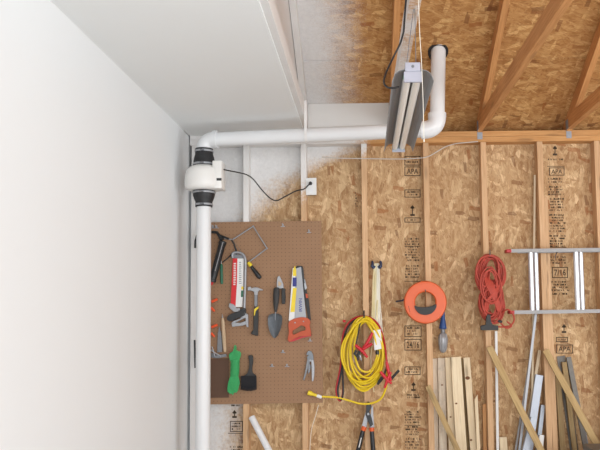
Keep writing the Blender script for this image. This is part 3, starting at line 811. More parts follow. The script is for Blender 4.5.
finish('blade_print', bm, 'inkblue', bl)
prism('grip', [(288.5, 323), (292.5, 319.5), (301, 317.2), (308, 318.5), (310.2, 322), (309.5, 325.5), (311, 334.5), (306, 336), (301, 336.2), (295, 338.5), (290, 341), (287.6, 339.5), (288.8, 333)], -.040, -.014, 'orange_saw', s_,
      holes=[[(292.5, 331), (296.5, 328.5), (301, 325.5), (305, 327), (305.3, 330), (301, 331.3), (296, 333.8), (293, 334.5)]], smooth_n=3, bev=.003)
for qx, qy in ((295, 322.6), (303.5, 321.4)):
    c_ = W(qx, qy, -.041); lathe('rivet', c_ + Vector((0, .001, 0)), c_ - Vector((0, .002, 0)), [(0, .005), (1, .004)], 'steel', s_, 10)
prism('red_grip_edge', [(288.2, 339), (293, 339.2), (302, 336.2), (311, 334.2), (311.2, 336), (302, 338), (294, 341.2), (289, 342)], -.038, -.016, 'cord_red', s_)
s_ = root('pruning_saw', W(308, 320, -.01), 'dark narrow saw tucked behind the orange-gripped hand saw', 'saw')
prism('blade', [(295.5, 267), (302.5, 266), (305, 283), (308.8, 300), (311, 320), (308.5, 320), (303, 290)], -.017, -.0145, 'softblack', s_)
prism('grip', [(296.8, 265.8), (302, 265.8), (303.2, 268.5), (304.6, 283), (302.6, 285), (300.8, 272), (297, 270)], -.022, -.010, 'black', s_, bev=.002)
prism('silver_patch', [(303.4, 279), (305, 279.5), (307, 288), (305, 290)], -.0195, -.0172, 'steel', s_)
prism('red_patch', [(305.5, 293.5), (307.6, 294), (308.2, 298), (306, 298)], -.0195, -.0172, 'orange_saw', s_)

# --- locking pliers
s_ = root('locking_pliers', W(309, 383, -.015), 'silver locking pliers hanging low near the right edge of the pegboard', 'pliers')
prism('jaw', [(307.0, 352), (309, 350.6), (311.6, 351.6), (313.2, 355.5), (313.4, 360), (311, 362), (308, 360), (306.6, 357.5), (308.4, 355.3), (306.2, 355)], -.026, -.010, 'greyblade', s_, bev=.002)
prism('fixed_handle', [(311.2, 360), (313.6, 360), (314.4, 367), (314.2, 376), (313.4, 381), (311.8, 381.4), (311.6, 370)], -.028, -.010, 'steel', s_, bev=.002)
prism('lever', [(307.2, 359), (310, 361.4), (308.4, 367), (306.4, 374), (304.2, 380.4), (302.9, 380), (305.2, 371)], -.026, -.012, 'dullsteel', s_, bev=.002)
prism('toggle', [(308.8, 362), (310.8, 366), (309.8, 372), (308, 374)], -.021, -.015, 'dullsteel', s_)
c_ = W(310.3, 360.5, -.027); lathe('rivet', c_ + Vector((0, .002, 0)), c_ - Vector((0, .002, 0)), [(0, .008), (1, .006)], 'steel', s_, 12)

# --- green rope hank
s_ = root('rope_hank', W(234, 394, -.03), 'hank of bright green rope hanging on the pegboard', 'rope')
for (nm, ctr_, n_) in (('coil', None, 9),):
    bm = bmesh.new(); rr = random.Random(5)
    for i in range(n_):
        u = (i / (n_ - 1) - .5) * 2
        xT = 235.0 + u * 3.2; xM = 234.6 + u * 2.9; xB = 232.8 + u * 5.0
        yT = 349 + abs(u) * 2.5 + rr.random() * 2; yB = 393.5 - abs(u) * 3 + rr.random() * 2
        for off in (-.022, -.040):
            pts_ = wp([(235.2 + u * 3.6, yT - 1.2 + abs(u), off), (xT + u * 2.2, yT + 3, off), (xM, 364, off), (xM - .2, 374, off), (xB + 1.2, 382, off), (xB + .3, yB - 4, off), (xB - u * .5, yB, off)], off)
            bm_tube(bm, spline(pts_, 4), .0046, 7)
    finish('coil', bm, 'rope', s_, smooth=True)
bm = bmesh.new()
for i in range(13):
    y0_ = 360.5 + i * 1.25; x0_, x1_ = W(230.8 - (i * .05), y0_, -.05).x, W(238.6 - (i * .05), y0_, -.05).x; z_ = W(234, y0_, -.05).z
    ring = [((x0_ + x1_) / 2 + math.cos(a) * (x1_ - x0_) / 2, -.032 + math.sin(a) * .020, z_ + .002 * math.cos(a)) for a in [6.2832 * j / 16 for j in range(16)]]
    bm_tube(bm, ring, .0052, 6, closed=True)
finish('wrapping', bm, 'rope', s_, smooth=True)
tube('hanging_loop', wp([(235.0, 351, -.03), (234.4, 347.6, -.03), (235.2, 345.6, -.028), (236, 347.6, -.03), (235.5, 351, -.03)], 0), .004, 'rope', s_, 7, smooth_pts=4)

# --- brush
s_ = root('bench_brush', W(249, 391, -.02), 'black bench brush with broad dark bristles', 'brush')
prism('handle', [(248.3, 356.4), (250.4, 355.2), (252.4, 356.4), (252.9, 362), (251.9, 368), (252.5, 373), (255.8, 376.5), (241.6, 377.5), (246.5, 374), (248.6, 369), (249.2, 362)], -.036, -.014, 'softblack', s_, smooth_n=3, bev=.003)
bm = bmesh.new(); rr = random.Random(9)
for i in range(20):
    for j in range(5):
        u = i / 19; x_ = 241.6 + u * 14.4; yb_ = 388.8 + 1.4 * math.sin(u * 3.1) + rr.random() * 1.0
        Yj = -.040 + j * .007
        q0 = W(x_, 375.8 - .2 * u, Yj); q1 = W(x_ + (u - .5) * .9, yb_, Yj - .001)
        bm_tube(bm, [q0, (q0 + q1) / 2 + Vector((0, -.001, 0)), q1], [.0034, .0034, .0022], 5)
finish('bristles', bm, 'bristle', s_, smooth=True)

# --- lower left items of the pegboard
s_ = tag(prism('hanging_panel', [(212.5, 359), (228.4, 358.4), (228.8, 397.5), (204, 398), (204, 359)], -.013, -.007, 'brown_leather', None, bev=.001), 'dark brown flat panel hanging at the lower left of the pegboard', 'panel')
s_ = root('wood_chisel', W(224, 345, -.02), 'slim tan-handled chisel hanging left of the hacksaw grip', 'chisel')
hv = wp([(222.6, 318), (225.0, 352)], -.024)
lathe('handle', hv[0], hv[1], [(0, .007), (.1, .011), (.5, .0125), (.9, .012), (1, .008)], 'handle_wood', s_, 14)
lathe('shaft', hv[0] + (hv[0] - hv[1]) * .12, hv[0], [(0, .001), (.6, .004), (1, .006)], 'steel', s_, 10)
s_ = root('grey_file', W(219, 353, -.02), 'grey metal rasp hanging beside the tan-handled chisel', 'rasp')
prism('blade', [(217.8, 332), (221.0, 331), (222.4, 348), (222.2, 352), (217.0, 352.5)], -.020, -.012, 'dullsteel', s_, bev=.001)
prism('tang', [(218.8, 327), (219.8, 327), (220.4, 331.6), (218.4, 331.8)], -.018, -.013, 'dullsteel', s_)
s_ = root('small_clamp', W(216, 358, -.03), 'small shiny metal clamp just above the dark brown panel', 'clamp')
tube('screw', wp([(211, 350, -.035), (216, 353.5, -.04), (221, 356, -.035)], 0), [.006, .005, .004], 'steel', s_, 10)
tube('bar', wp([(194.6, 340, -.03), (194.8, 354, -.03), (195.2, 368, -.03)], 0), .006, 'black', s_, 8)
tube('cross_bar', wp([(195, 358, -.03), (204, 357, -.03), (213, 356, -.03)], 0), .004, 'dullsteel', s_, 8)
prism('jaw', [(211, 352.5), (216, 355.2), (226, 354), (226.5, 356.6), (218, 358.4), (211, 357.6)], -.032, -.012, 'dullsteel', s_, bev=.002)
tube('handle', wp([(211.8, 346.5, -.04), (213.5, 351, -.04), (215, 357, -.04)], 0), .0035, 'steel', s_, 8)
labs = ['upper pair of orange tips, a small spring clamp behind the vent pipe', 'lower pair of orange tips, a small spring clamp behind the vent pipe']
for i, dy in enumerate((0, 25.5)):
    s_ = root('spring_clamp', W(209, 306 + dy, -.03), ['spring clamp with orange tips beside the vent pipe, the upper of two', 'spring clamp with orange tips beside the vent pipe, the lower of two'][i], 'clamp', 'spring clamps')
    tube('tip', wp([(211.5, 301.8 + dy, -.03), (217.4, 299.2 + dy, -.03)], 0), [.0095, .0085], 'orange_tip', s_, 10)
    tube('tip', wp([(211, 307.5 + dy, -.03), (214.6, 311.3 + dy, -.03)], 0), [.009, .007], 'orange_tip', s_, 10)
    tube('arm', wp([(201, 308 + dy, -.03), (206, 304.3 + dy, -.03), (211.5, 301.8 + dy, -.03)], 0), .007, 'dullsteel', s_, 8)
    tube('arm', wp([(201, 299 + dy, -.03), (206, 303 + dy, -.03), (211, 307.5 + dy, -.03)], 0), .007, 'dullsteel', s_, 8)

# ------------------------------------------------------------------ things hung on the wall
def wall_hook(pts, label, mat='dullsteel', r=.004):
    return tag(tube('wall_hook', wp(pts, 0), r, mat, None, 8, smooth_pts=4), label, 'hook')
wall_hook([(364, 311, .0), (364, 313, -.03), (364, 319, -.045), (364, 320.5, -.075), (364.2, 314.5, -.09)], 'dark hook on the stud carrying the yellow cord', 'softblack', .005)
# white rope bundle with blue hooks
hb = root('cord_bundle', W(377, 349, .05), 'bundle of cream and white cords hanging from navy hooks', 'cord')
rr = random.Random(11)
for nm, mt, n_, ofs in (('cream_strands', 'cord_cream', 6, 0), ('white_strands', 'cord_white', 7, 2.4)):
    bm = bmesh.new()
    for i in range(n_):
        u = (i / (n_ - 1) - .5)
        pts_ = [(376.2 + u * 3.2 + ofs * .3, 263.5, .055), (375.2 + u * 4.0 + ofs, 278, .05 - .02 * rr.random()), (374.6 + u * 4.6 + ofs * 1.2, 300, .03), (373.8 + u * 5.4 + ofs * 1.6 + rr.random(), 318, -.01), (373.5 + u * 9 + ofs * 2.0, 330 + rr.random() * 14, -.02)]
        bm_tube(bm, spline(wp(pts_, 0), 5), .0034, 6)
    finish(nm, bm, mt, hb, smooth=True)
tube('white_tail', wp([(378, 300, .0), (375, 330, -.02), (371, 355, -.02), (372, 378, -.02), (374, 392, -.01)], 0), .0035, 'cord_cream', hb, 6, smooth_pts=5)
for i, px in enumerate((372.4, 380.6)):
    s_ = root('screw_hook', W(px, 268, OSBY), ['left', 'right'][i] + ' navy blue screw hook at the top of the cream cord bundle', 'hook', 'navy screw hooks')
    tube('shank', wp([(px, 262, OSBY), (px, 262, .05), (px + .3, 265, .038), (px + (.8 if i == 0 else -.8), 268, .04), (px + (2 if i == 0 else -2), 266, .045)], 0), .0085, 'navy', s_, 8, smooth_pts=4)
    c_ = W(px + (.0 if i else -.2), 266, .035); lathe('knob', c_ + Vector((0, .01, 0)), c_ - Vector((0, .012, 0)), [(0, .008), (.5, .012), (1, .006)], 'navy', s_, 12)
prismtag = tag(prism('hang_tag', [(373.4, 330.2), (380.6, 329.4), (382.2, 348.6), (374.4, 350.2)], -.098, -.0968, 'card', None), 'white paper tag hanging on the yellow cord coil', 'tag')
pg = root('black_plug', W(377, 354, -.09), 'black plug end just below the white paper tag', 'plug')
lathe('body', W(377.2, 349.8, -.085), W(377.5, 354.5, -.085), [(0, .008), (.5, .014), (1, .012)], 'black', pg, 12)
for dx in (-.4, .5): tube('prong', wp([(377.4 + dx, 354.3, -.085), (377.4 + dx, 356.4, -.085)], 0), .002, 'steel', pg, 6)

# yellow extension cord
yc = root('extension_lead', W(364, 388, -.05), 'yellow extension cord coiled on the stud hook', 'extension cord')
bm = bmesh.new(); rr = random.Random(21)
loops = [(363.5, 17, 318, 384, -.045), (363, 20, 317.5, 389, -.055), (364.5, 14.5, 319, 381, -.062), (365.5, 18.8, 318, 387, -.07), (362.5, 16, 319, 391, -.05), (366.5, 15.5, 318.5, 378, -.078),
         (364, 21, 317, 384, -.065), (361.8, 18.5, 319, 377, -.072), (366, 17.5, 320, 383, -.082), (365.5, 12, 322, 372, -.085), (363, 21.5, 321, 382, -.088)]
for i, (cx_, rx_, yt_, yb_, Y) in enumerate(loops):
    pts_ = []
    for j in range(14):
        a = 2 * math.pi * j / 14
        yy = (yt_ + yb_) / 2 - math.cos(a) * (yb_ - yt_) / 2
        f = 1 - .30 * max(0, math.cos(a)) + .04 * math.sin(2 * a + i)
        xx = cx_ + math.sin(a) * rx_ * f + rr.uniform(-.5, .5) + (yy - 350) * .04 * math.sin(i * 1.7)
        pts_.append(W(xx, yy, Y + .012 * math.sin(a * 2 + i)))
    bm_tube(bm, spline(pts_, 4, True), .0068, 8, closed=True)
finish('coil', bm, 'cord_yellow', yc, smooth=True)
tube('tail', wp([(385.0, 352, -.07), (386.6, 362, -.08), (387.0, 375, -.085), (385.8, 388, -.075), (380.5, 399, -.06), (371, 403.4, -.05), (360, 403.6, -.045), (349, 400.6, -.04), (339, 397.8, -.035), (330, 397, -.03), (321, 396.6, -.03)], 0), .0068, 'cord_yellow', yc, 8, smooth_pts=5)
lathe('connector', W(320, 396.8, -.03), W(307.8, 392.4, -.03), [(0, .007), (.2, .009), (.6, .0105), (.72, .015), (.97, .0165), (1, .013)], 'yellow', yc, 16)
lathe('connector_sleeve', W(321.8, 397.4, -.03), W(316.8, 395.6, -.03), [(0, .0085), (.2, .0115), (.8, .0120), (1, .0095)], 'card', yc, 16)

# jumper cables
jc = root('jumper_cables', W(350, 402, -.04), 'red and black jumper cables looped around the yellow cord', 'jumper cables')
red = [(374, 334, -.10), (373.5, 328, -.10), (380.5, 333, -.07), (378.8, 326, -.05), (372, 318.6, -.04), (364, 316.4, -.04), (355, 318, -.035), (347.6, 324, -.03), (343.2, 334, -.03), (341.6, 350, -.03), (340.6, 366, -.03), (337.8, 380, -.03), (336.2, 390, -.03), (337.6, 398, -.03), (340.4, 400.6, -.03), (342.6, 394, -.035), (343, 380, -.035)]
tube('red_cable', wp(red[3:], 0), .0062, 'cord_red', jc, 8, smooth_pts=6)
blk = [(384.5, 346, -.05), (382.5, 336, -.045), (377.2, 326.5, -.045), (371, 320.4, -.04), (364, 318.2, -.04), (356, 319.6, -.04), (349, 325.4, -.035), (344.6, 336, -.035), (343, 350, -.035), (342.2, 366, -.035), (339.6, 380, -.035), (337.8, 390, -.035), (339, 398, -.035), (341.6, 399.4, -.035), (343.2, 392, -.04), (342.8, 378, -.04), (342.4, 366, -.04)]
tube('black_cable', wp(blk, 0), .0062, 'cord_black', jc, 8, smooth_pts=6)
tube('red_cable', wp([(364, 317, -.05), (372, 318.8, -.055), (378.5, 325, -.055), (382.8, 336, -.055), (385.5, 350, -.09), (386.6, 362, -.105)], 0), .0062, 'cord_red', jc, 8, smooth_pts=5)
tube('black_cable', wp([(384.5, 346, -.05), (386, 356, -.09), (386.8, 366, -.10), (382, 380, -.105)], 0), .0058, 'cord_black', jc, 8, smooth_pts=5)
tube('red_cable', wp([(364, 318, -.045), (360, 324, -.09), (357.8, 336, -.11), (356, 345, -.115)], 0), .0045, 'cord_black', jc, 8, smooth_pts=5)
def clampx(name, arms, mat, Y):
    r = finish(name, bm_tube(bmesh.new(), wp(arms[0], Y), [.009, .0115, .010, .0075][:len(arms[0])], 10), mat, jc, smooth=True)
    for a in arms[1:]: tube('clamp_arm', wp(a, Y - .006), [.009, .0115, .010, .0075][:len(a)], mat, r, 10)
    return r
c1 = clampx('red_clamp', [[(372.6, 332.5), (369.8, 338), (366, 344.6), (361.5, 350)], [(355.2, 345), (359.6, 348.6), (364, 353), (367.4, 357.4)], [(372.3, 343.5), (368, 346), (363, 349.2)]], 'clamp_red', -.118)
for a in ([(359.5, 351), (357.6, 356), (358.4, 360.5)], [(356.2, 350.5), (354.6, 353.5), (358.2, 357.6)]): tube('jaw', wp(a, -.112), [.010, .009, .006], 'softblack', c1, 8)
tube('jaw', wp([(360, 355), (361.2, 360.4)], -.12), [.006, .004], 'steel', c1, 8)
c2_ = clampx('red_clamp', [[(386.4, 361.5), (387.6, 367), (389, 374), (391, 381)], [(380.2, 371.6), (383.4, 375.4), (387.6, 380.4), (391.6, 383.6)], [(390.8, 372), (388.6, 377), (386.2, 383), (384.6, 388)]], 'clamp_red', -.118)
c3_ = finish('black_clamp', bm_tube(bmesh.new(), wp([(399, 370.2), (395.6, 374), (391.8, 378.4), (388, 382)], -.10), [.0095, .0085, .009, .008], 10), 'black', jc, smooth=True)
tube('jaw', wp([(382.6, 377), (379.6, 381), (377.6, 384.6)], -.105), [.011, .012, .007], 'black', c3_, 8)
c4_ = lathe('red_clamp_end', W(345.6, 321.6, -.05), W(342.8, 320.6, -.05), [(0, .006), (.5, .009), (1, .006)], 'clamp_red', jc, 10)

# bolt cutters
s_ = root('bolt_cutters', W(365, 455, -.02), 'bolt cutters with black handles and orange bands hanging from the stud', 'bolt cutters')
prism('jaw', [(366.6, 403.6), (368.6, 401.8), (371.2, 403.6), (371.4, 408), (369.2, 411.5), (371.4, 417), (373.2, 424.5), (370.4, 427), (367.4, 420), (365.6, 414.5), (366, 409)], -.040, -.014, 'black', s_, bev=.002)
prism('jaw_plate', [(366, 411), (369, 411), (368, 419), (366.4, 427.5), (361.4, 427.5), (363.6, 419)], -.034, -.016, 'steel', s_, bev=.002)
prism('jaw_plate', [(371.2, 408), (373, 405), (373.4, 416), (374.4, 427.5), (369.6, 427.5), (370.6, 417)], -.034, -.018, 'steel', s_, bev=.002)
c_ = W(368.2, 414, -.041); lathe('pivot_bolt', c_ + Vector((0, .002, 0)), c_ - Vector((0, .004, 0)), [(0, .009), (1, .007)], 'steel', s_, 12)
for q in (((364.6, 426.5), (363.0, 430.4), (356.2, 458)), ((371.6, 427.5), (371.8, 431), (373.8, 458))):
    P = wp(q, -.03); h = lathe('handle', P[1], P[2], [(0, .0135), (.1, .015), (1, .0155)], 'black', s_, 16)
    lathe('orange_band', P[0], P[1], [(0, .016), (.5, .0175), (1, .016)], 'orange', h, 16)
    m0, m1 = P[1].lerp(P[2], .25), P[1].lerp(P[2], .6)
    if q[0][0] < 368: box('handle_print', 0, .001, 0, .001, 0, .001, 'card', h) if False else tube('handle_print', [m0 - Vector((0, .0158, 0)), m1 - Vector((0, .0162, 0))], .0035, 'card', h, 6)
tag(tube('nail_hook', wp([(368.6, 404.6, 0), (368.6, 405, -.03), (368.6, 403.4, -.05)], 0), .003, 'dullsteel', None, 8, smooth_pts=3), 'nail on the stud holding the bolt cutters', 'nail')

# fish-tape reel
s_ = root('cable_reel', W(425, 324, -.04), 'round orange cable reel with dark inner grip hanging on the stud', 'reel')
cc = W(425.2, 302.3, -.055); bm = bmesh.new(); prof = []
Ro, Ri = 21.3 / 149, 10.3 / 149
sec = [(Ri, -.018), (Ri + .006, -.024), (Ri + .030, -.022), (Ro - .022, -.024), (Ro - .006, -.022), (Ro, -.014), (Ro, .014), (Ro - .008, .022), (Ri + .01, .022), (Ri, .016)]
rings = []
for i in range(48):
    a = 2 * math.pi * i / 48
    rings.append([bm.verts.new((cc.x + math.cos(a) * r, cc.y + y, cc.z + math.sin(a) * r)) for r, y in sec])
for i in range(48):
    a, b = rings[i], rings[(i + 1) % 48]
    for j in range(len(sec)): bm.faces.new((a[j], a[(j + 1) % len(sec)], b[(j + 1) % len(sec)], b[j]))
finish('casing', bm, 'orange', s_, smooth=True)
prism('grip', [(414.6, 305.5), (417.5, 306.6), (425, 307.2), (432, 306), (436.4, 304.2), (435.6, 309), (431.5, 313.4), (425.5, 315), (419.5, 313.6), (415.8, 309.8)], -.088, -.035, 'softblack', s_, smooth_n=3, bev=.004)
tube('slot_mark', wp([(408.5, 306), (410, 312)], -.079), .0012, 'softblack', s_, 6)
wall_hook([(396.5, 301.5, OSBY), (398, 301.2, .03), (402, 300.6, -.03), (404.2, 299.4, -.04)], 'small dark blue hook at the left side of the orange reel', 'navy', .006)
wall_hook([(425.5, 287, 0), (425.5, 288, -.04), (425.5, 291.6, -.08), (425.5, 289.6, -.095)], 'nail hook inside the hole of the orange reel', 'dullsteel', .003)

# trouble light
s_ = root('work_lamp', W(443, 353, .04), 'blue-handled work lamp with cloudy grey bulb cage below the orange reel', 'work lamp')
lathe('handle', W(443.2, 308, .04), W(442.8, 329, .04), [(0, .010), (.3, .012), (.55, .016), (.8, .0225), (.97, .0265), (1, .02)], 'blue', s_, 20)
lathe('collar', W(442.8, 328.6, .04), W(442.9, 334, .04), [(0, .019), (.3, .016), (.7, .016), (1, .022)], 'dullsteel', s_, 20)
lathe('bulb_cage', W(443, 333.4, .04), W(443, 352.8, .04), [(0, .020), (.12, .030), (.3, .034), (.55, .031), (.8, .027), (.94, .019), (1, .008)], 'glass_grey', s_, 24)
for q in ((440, 339), (445.6, 341)):
    tube('cage_wire', wp([(q[0] + .8, 334, .008), (q[0], 342, .003), (q[0] + .6, 350, .012)], 0), .0022, 'steel', s_, 6, smooth_pts=3)
tag(tube('nail_hook', wp([(443.2, 306, OSBY), (443.2, 307.5, .04), (443.2, 305.6, .025)], 0), .003, 'dullsteel', None, 6, smooth_pts=3), 'nail holding the blue-handled work lamp', 'nail')

# orange-red extension cord hank
s_ = root('extension_lead', W(491, 328, -.06), 'orange-red extension cord bundle hanging on the stud', 'extension cord')
bm = bmesh.new(); rr = random.Random(33)
def oloop(cx_, rx_, yt_, yb_, Y, tilt=0, ph=0):
    pts_ = []
    for j in range(12):
        a = 2 * math.pi * j / 12
        yy = (yt_ + yb_) / 2 - math.cos(a) * (yb_ - yt_) / 2
        xx = cx_ + math.sin(a) * rx_ + tilt * (yy - (yt_ + yb_) / 2) + rr.uniform(-.5, .5)
        pts_.append(W(xx, yy, Y + .012 * math.sin(a + ph)))
    bm_tube(bm, spline(pts_, 4, True), .0047, 6, closed=True)
for i in range(20):
    oloop(489.5 + rr.uniform(-2.5, 3.5), rr.uniform(8, 14), 254 + rr.uniform(0, 5), 291 + rr.uniform(-6, 8), -.03 - .004 * i, rr.uniform(-.08, .1), i)
for i in range(9):
    oloop(490 + rr.uniform(-1, 2), 3 + i * .9, 266 + rr.uniform(0, 5), 300 + rr.uniform(-4, 4), -.09 - .004 * i, .02, i)
for i in range(20):
    oloop(492 + rr.uniform(-3, 3.4), rr.uniform(7, 11.0), 283 + rr.uniform(-3, 6), 321 + rr.uniform(-8, 3), -.03 - .004 * i, rr.uniform(-.05, .09), i)
for i in range(6):
    x0_ = 482 + i * 1.2
    bm_tube(bm, spline(wp([(x0_, 268 + i * 2, -.07), (486 + i * 1.4, 284, -.112), (491 + i, 294, -.12), (496 + i * .8, 306, -.112), (500 - i * .6, 318, -.08)], 0), 5), .0058, 7)
    bm_tube(bm, spline(wp([(504 - i * .9, 281 + i * 1.2, -.07), (498, 287 + i, -.112), (492.5, 294, -.122), (489 - i * .7, 303, -.112), (486 - i * .5, 316, -.08)], 0), 5), .0058, 7)
finish('coil', bm, 'cord_orange', s_, smooth=True)
tube('tail', wp([(502, 313, -.08), (507, 309.5, -.112), (512, 312.6, -.118), (514.2, 319.5, -.115), (511, 325, -.10), (504, 327, -.08), (497, 326.6, -.07)], 0), .0052, 'cord_orange', s_, 8, smooth_pts=6)
tube('tail', wp([(500, 322, -.08), (506, 328, -.07), (511.5, 326, -.06), (507, 321.5, -.06)], 0), .0052, 'cord_orange', s_, 8, smooth_pts=6)
prism('triple_socket', [(486.8, 314.5), (490.4, 314.5), (491, 321), (493, 325), (498.4, 325.6), (498.4, 330.4), (481, 330.2), (481, 325.6), (486, 324.8)], -.118, -.085, 'softblack', s_, bev=.003)
lathe('black_plug', W(497.6, 320.5, -.09), W(502, 322, -.09), [(0, .007), (.5, .010), (1, .008)], 'black', s_, 10)
wall_hook([(489.8, 250, 0), (490, 252.5, -.02), (490, 256.5, -.09), (490, 253, -.125)], 'metal hook above the orange-red cord bundle', 'dullsteel', .004)

# ------------------------------------------------------------------ ladder hung sideways
YLd = -.10
s_ = root('extension_ladder', W(585, 313, YLd), 'aluminium extension ladder hung sideways on the right wall', 'ladder')
xe = 3.35
for (px, py, py2) in ((511, 250.8, 0), (514, 312.3, 0)):
    a = W(px, py, YLd); zc = a.z; h_ = .012
    bm = bmesh.new()
    bm_box(bm, a.x, xe, YLd + .004, YLd + .074, zc - .002, zc + .002)
    bm_box(bm, a.x, xe, YLd, YLd + .004, zc - h_, zc + h_)
    bm_box(bm, a.x + .06, xe, YLd + .074, YLd + .078, zc - h_, zc + h_)
    finish('rail', bm, 'alu_dull', s_)
    cap = bmesh.new(); bm_box(cap, a.x - .030, a.x + .004, YLd - .001, YLd + .077, zc - h_ + .001, zc + h_ - .001, .003); finish('end_cap', cap, 'cord_red', s_)
zt2, zb2 = W(540, 250.8, YLd).z, W(540, 312.3, YLd).z
for px in (531.0, 537.2, 578.6, 584.8):
    front = True
    x_ = W(px, 280, YLd + .03).x
    n_ = 0
    ii = 0 if px in (531.0, 578.6) else 1
    if px > 570: continue
    for kx in range(7):
        xx = x_ + kx * .3048
        bm = bmesh.new(); yy = YLd + .022 + .034 * ii
        bm_tube(bm, [(xx, yy, zb2 + .003), (xx, yy, zt2 - .003)], .0182, 14); o = finish('rung', bm, 'rung_alu', s_, smooth=True)
for i, xx in enumerate((W(555, 250, 0).x, 2.9)):
    zz = zt2 - .015
    tag(tube('ladder_bracket', [(xx, OSBY if i else 0, zz - .03), (xx, -.012, zz - .012), (xx, YLd + .06, zz + .007), (xx, YLd + .02, zz + .009)], .003, 'dullsteel', None, 8), ['thin bracket under the upper ladder rail in view', 'bracket out of view under the ladder'][i], 'bracket') if i == 0 else None

# ------------------------------------------------------------------ lumber and metal stock leaning on the wall
FL = .003
def lean(name, label, cat, mat, pts, w_px, t, group=None, cut=None, bev=.0015, ext=True):
    """pts: top (px, py, Y) and a lower point (px, py, Y); continues down to the floor along that line"""
    a = W(*pts[0]); b = W(*pts[1]); d_ = (b - a)
    if ext and b.z > FL + t * .6:
        k_ = (FL + t * .35 - a.z) / d_.z; b = a + d_ * k_
    o = board(name, b, a, w_px / 148.0, t, mat, None, nrm=(0, 1, 0), bev=bev, cut=cut)
    return tag(o, label, cat, group)
G = 'boards leaning in the bay below the orange reel'
lean('wooden_board', 'weathered board leftmost in the lumber stack right of the lettered stud bay', 'board', 'pine_old', [(434.6, 358.5, .07), (435.6, 450, .05)], 5.5, .019, G)
lean('wooden_board', 'grey knotty board, second from the left in the lumber stack', 'board', 'pine_old', [(441.4, 358, .055), (443, 450, .035)], 7.5, .019, G)
lean('wooden_board', 'tan board, third from the left in the lumber stack', 'board', 'pine', [(448.6, 357.5, .035), (452.5, 450, .012)], 7.2, .019, G)
lean('wooden_board', 'widest and palest board in the middle of the lumber stack', 'board', 'pine', [(455.6, 357, .01), (461.5, 450, -.02)], 10.2, .022, G)
lean('wooden_board', 'board with a large dark knot at the right of the lumber stack', 'board', 'pine', [(466.4, 357.5, .06), (473.4, 450, .035)], 6.6, .022, G)
lean('wooden_board', 'greenish dark board edge between the pale board and the knotted one', 'board', 'treated', [(462.6, 358, .081), (468.6, 450, .080)], 3.2, .010, G)
def knot(bname, px, py, r, Y):
    o = bpy.data.objects[bname]; mw = WMAT[bname]; inv = mw.inverted()
    # point on the front face of that board, straight behind the given spot
    th = min(v.co.y for v in o.data.vertices)
    d_ = ray(px, py); A_ = inv @ C0; D_ = inv.to_3x3() @ d_
    q = A_ + D_ * ((th - A_.y) / D_.y)
    c_ = mw @ q; n_ = (mw.to_3x3() @ Vector((0, -1, 0)))
    kb = bmesh.new(); z_ = n_.normalized(); x_ = Vector((1, 0, 0)); y_ = z_.cross(x_).normalized()
    ring = [kb.verts.new(c_ + z_ * .0006 + x_ * math.cos(a) * r + y_ * math.sin(a) * r * .75) for a in [6.2832 * i / 14 for i in range(14)]]
    back = [kb.verts.new(v.co - z_ * .001) for v in ring]
    kb.faces.new(ring); kb.faces.new(back[::-1])
    for i in range(14): kb.faces.new((ring[i], ring[(i + 1) % 14], back[(i + 1) % 14], back[i]))
    finish('knot', kb, 'knot', o)
WB = [o.name for o in COL.objects if o.name.startswith('wooden_board')]
knot(WB[4], 467.6, 378, .016, 0); knot(WB[3], 456.2, 403.5, .008, 0); knot(WB[2], 450.6, 417, .007, 0); knot(WB[1], 442.0, 385, .007, 0); knot(WB[0], 435, 402, .006, 0); knot(WB[4], 471, 440, .009, 0)
lean('pointed_stake', 'slim pointed stake right of the lumber stack', 'stake', 'pine', [(475.8, 395, .03), (478.4, 450, .0)], 3.2, .02, cut=-1)
lean('wooden_board', 'reddish narrow board standing left of the stud under the orange-red cord', 'board', 'fir', [(484.2, 404, .06), (485.0, 450, .055)], 3.6, .02)
lean('white_trim_strip', 'narrow white trim strip standing against the stud under the orange-red cord', 'trim strip', 'card', [(496.0, 331, .045), (497.6, 450, .03)], 2.6, .012)
lean('wood_block', 'short pale wood offcut standing right of the white trim strip', 'wood offcut', 'pine', [(502.6, 437, .05), (503.5, 450, .04)], 7.5, .03)
# three diagonal laths leaning in front
lean('diagonal_lath', 'short diagonal lath in front of the lumber stack, leftmost of three', 'lath', 'lath', [(427.8, 386, -.035), (457.5, 450, -.10)], 5.4, .019, 'diagonal laths leaning against the studs')
lean('diagonal_lath', 'long diagonal lath leaning from the stud under the orange-red cord', 'lath', 'lath', [(489.4, 347, -.03), (540.8, 450, -.16)], 6.4, .019, 'diagonal laths leaning against the studs')
lean('diagonal_lath', 'diagonal lath farthest right, leaning from the stud under the ladder', 'lath', 'lath', [(545.4, 350, -.03), (596.5, 444, -.12)], 6.4, .019, 'diagonal laths leaning against the studs')
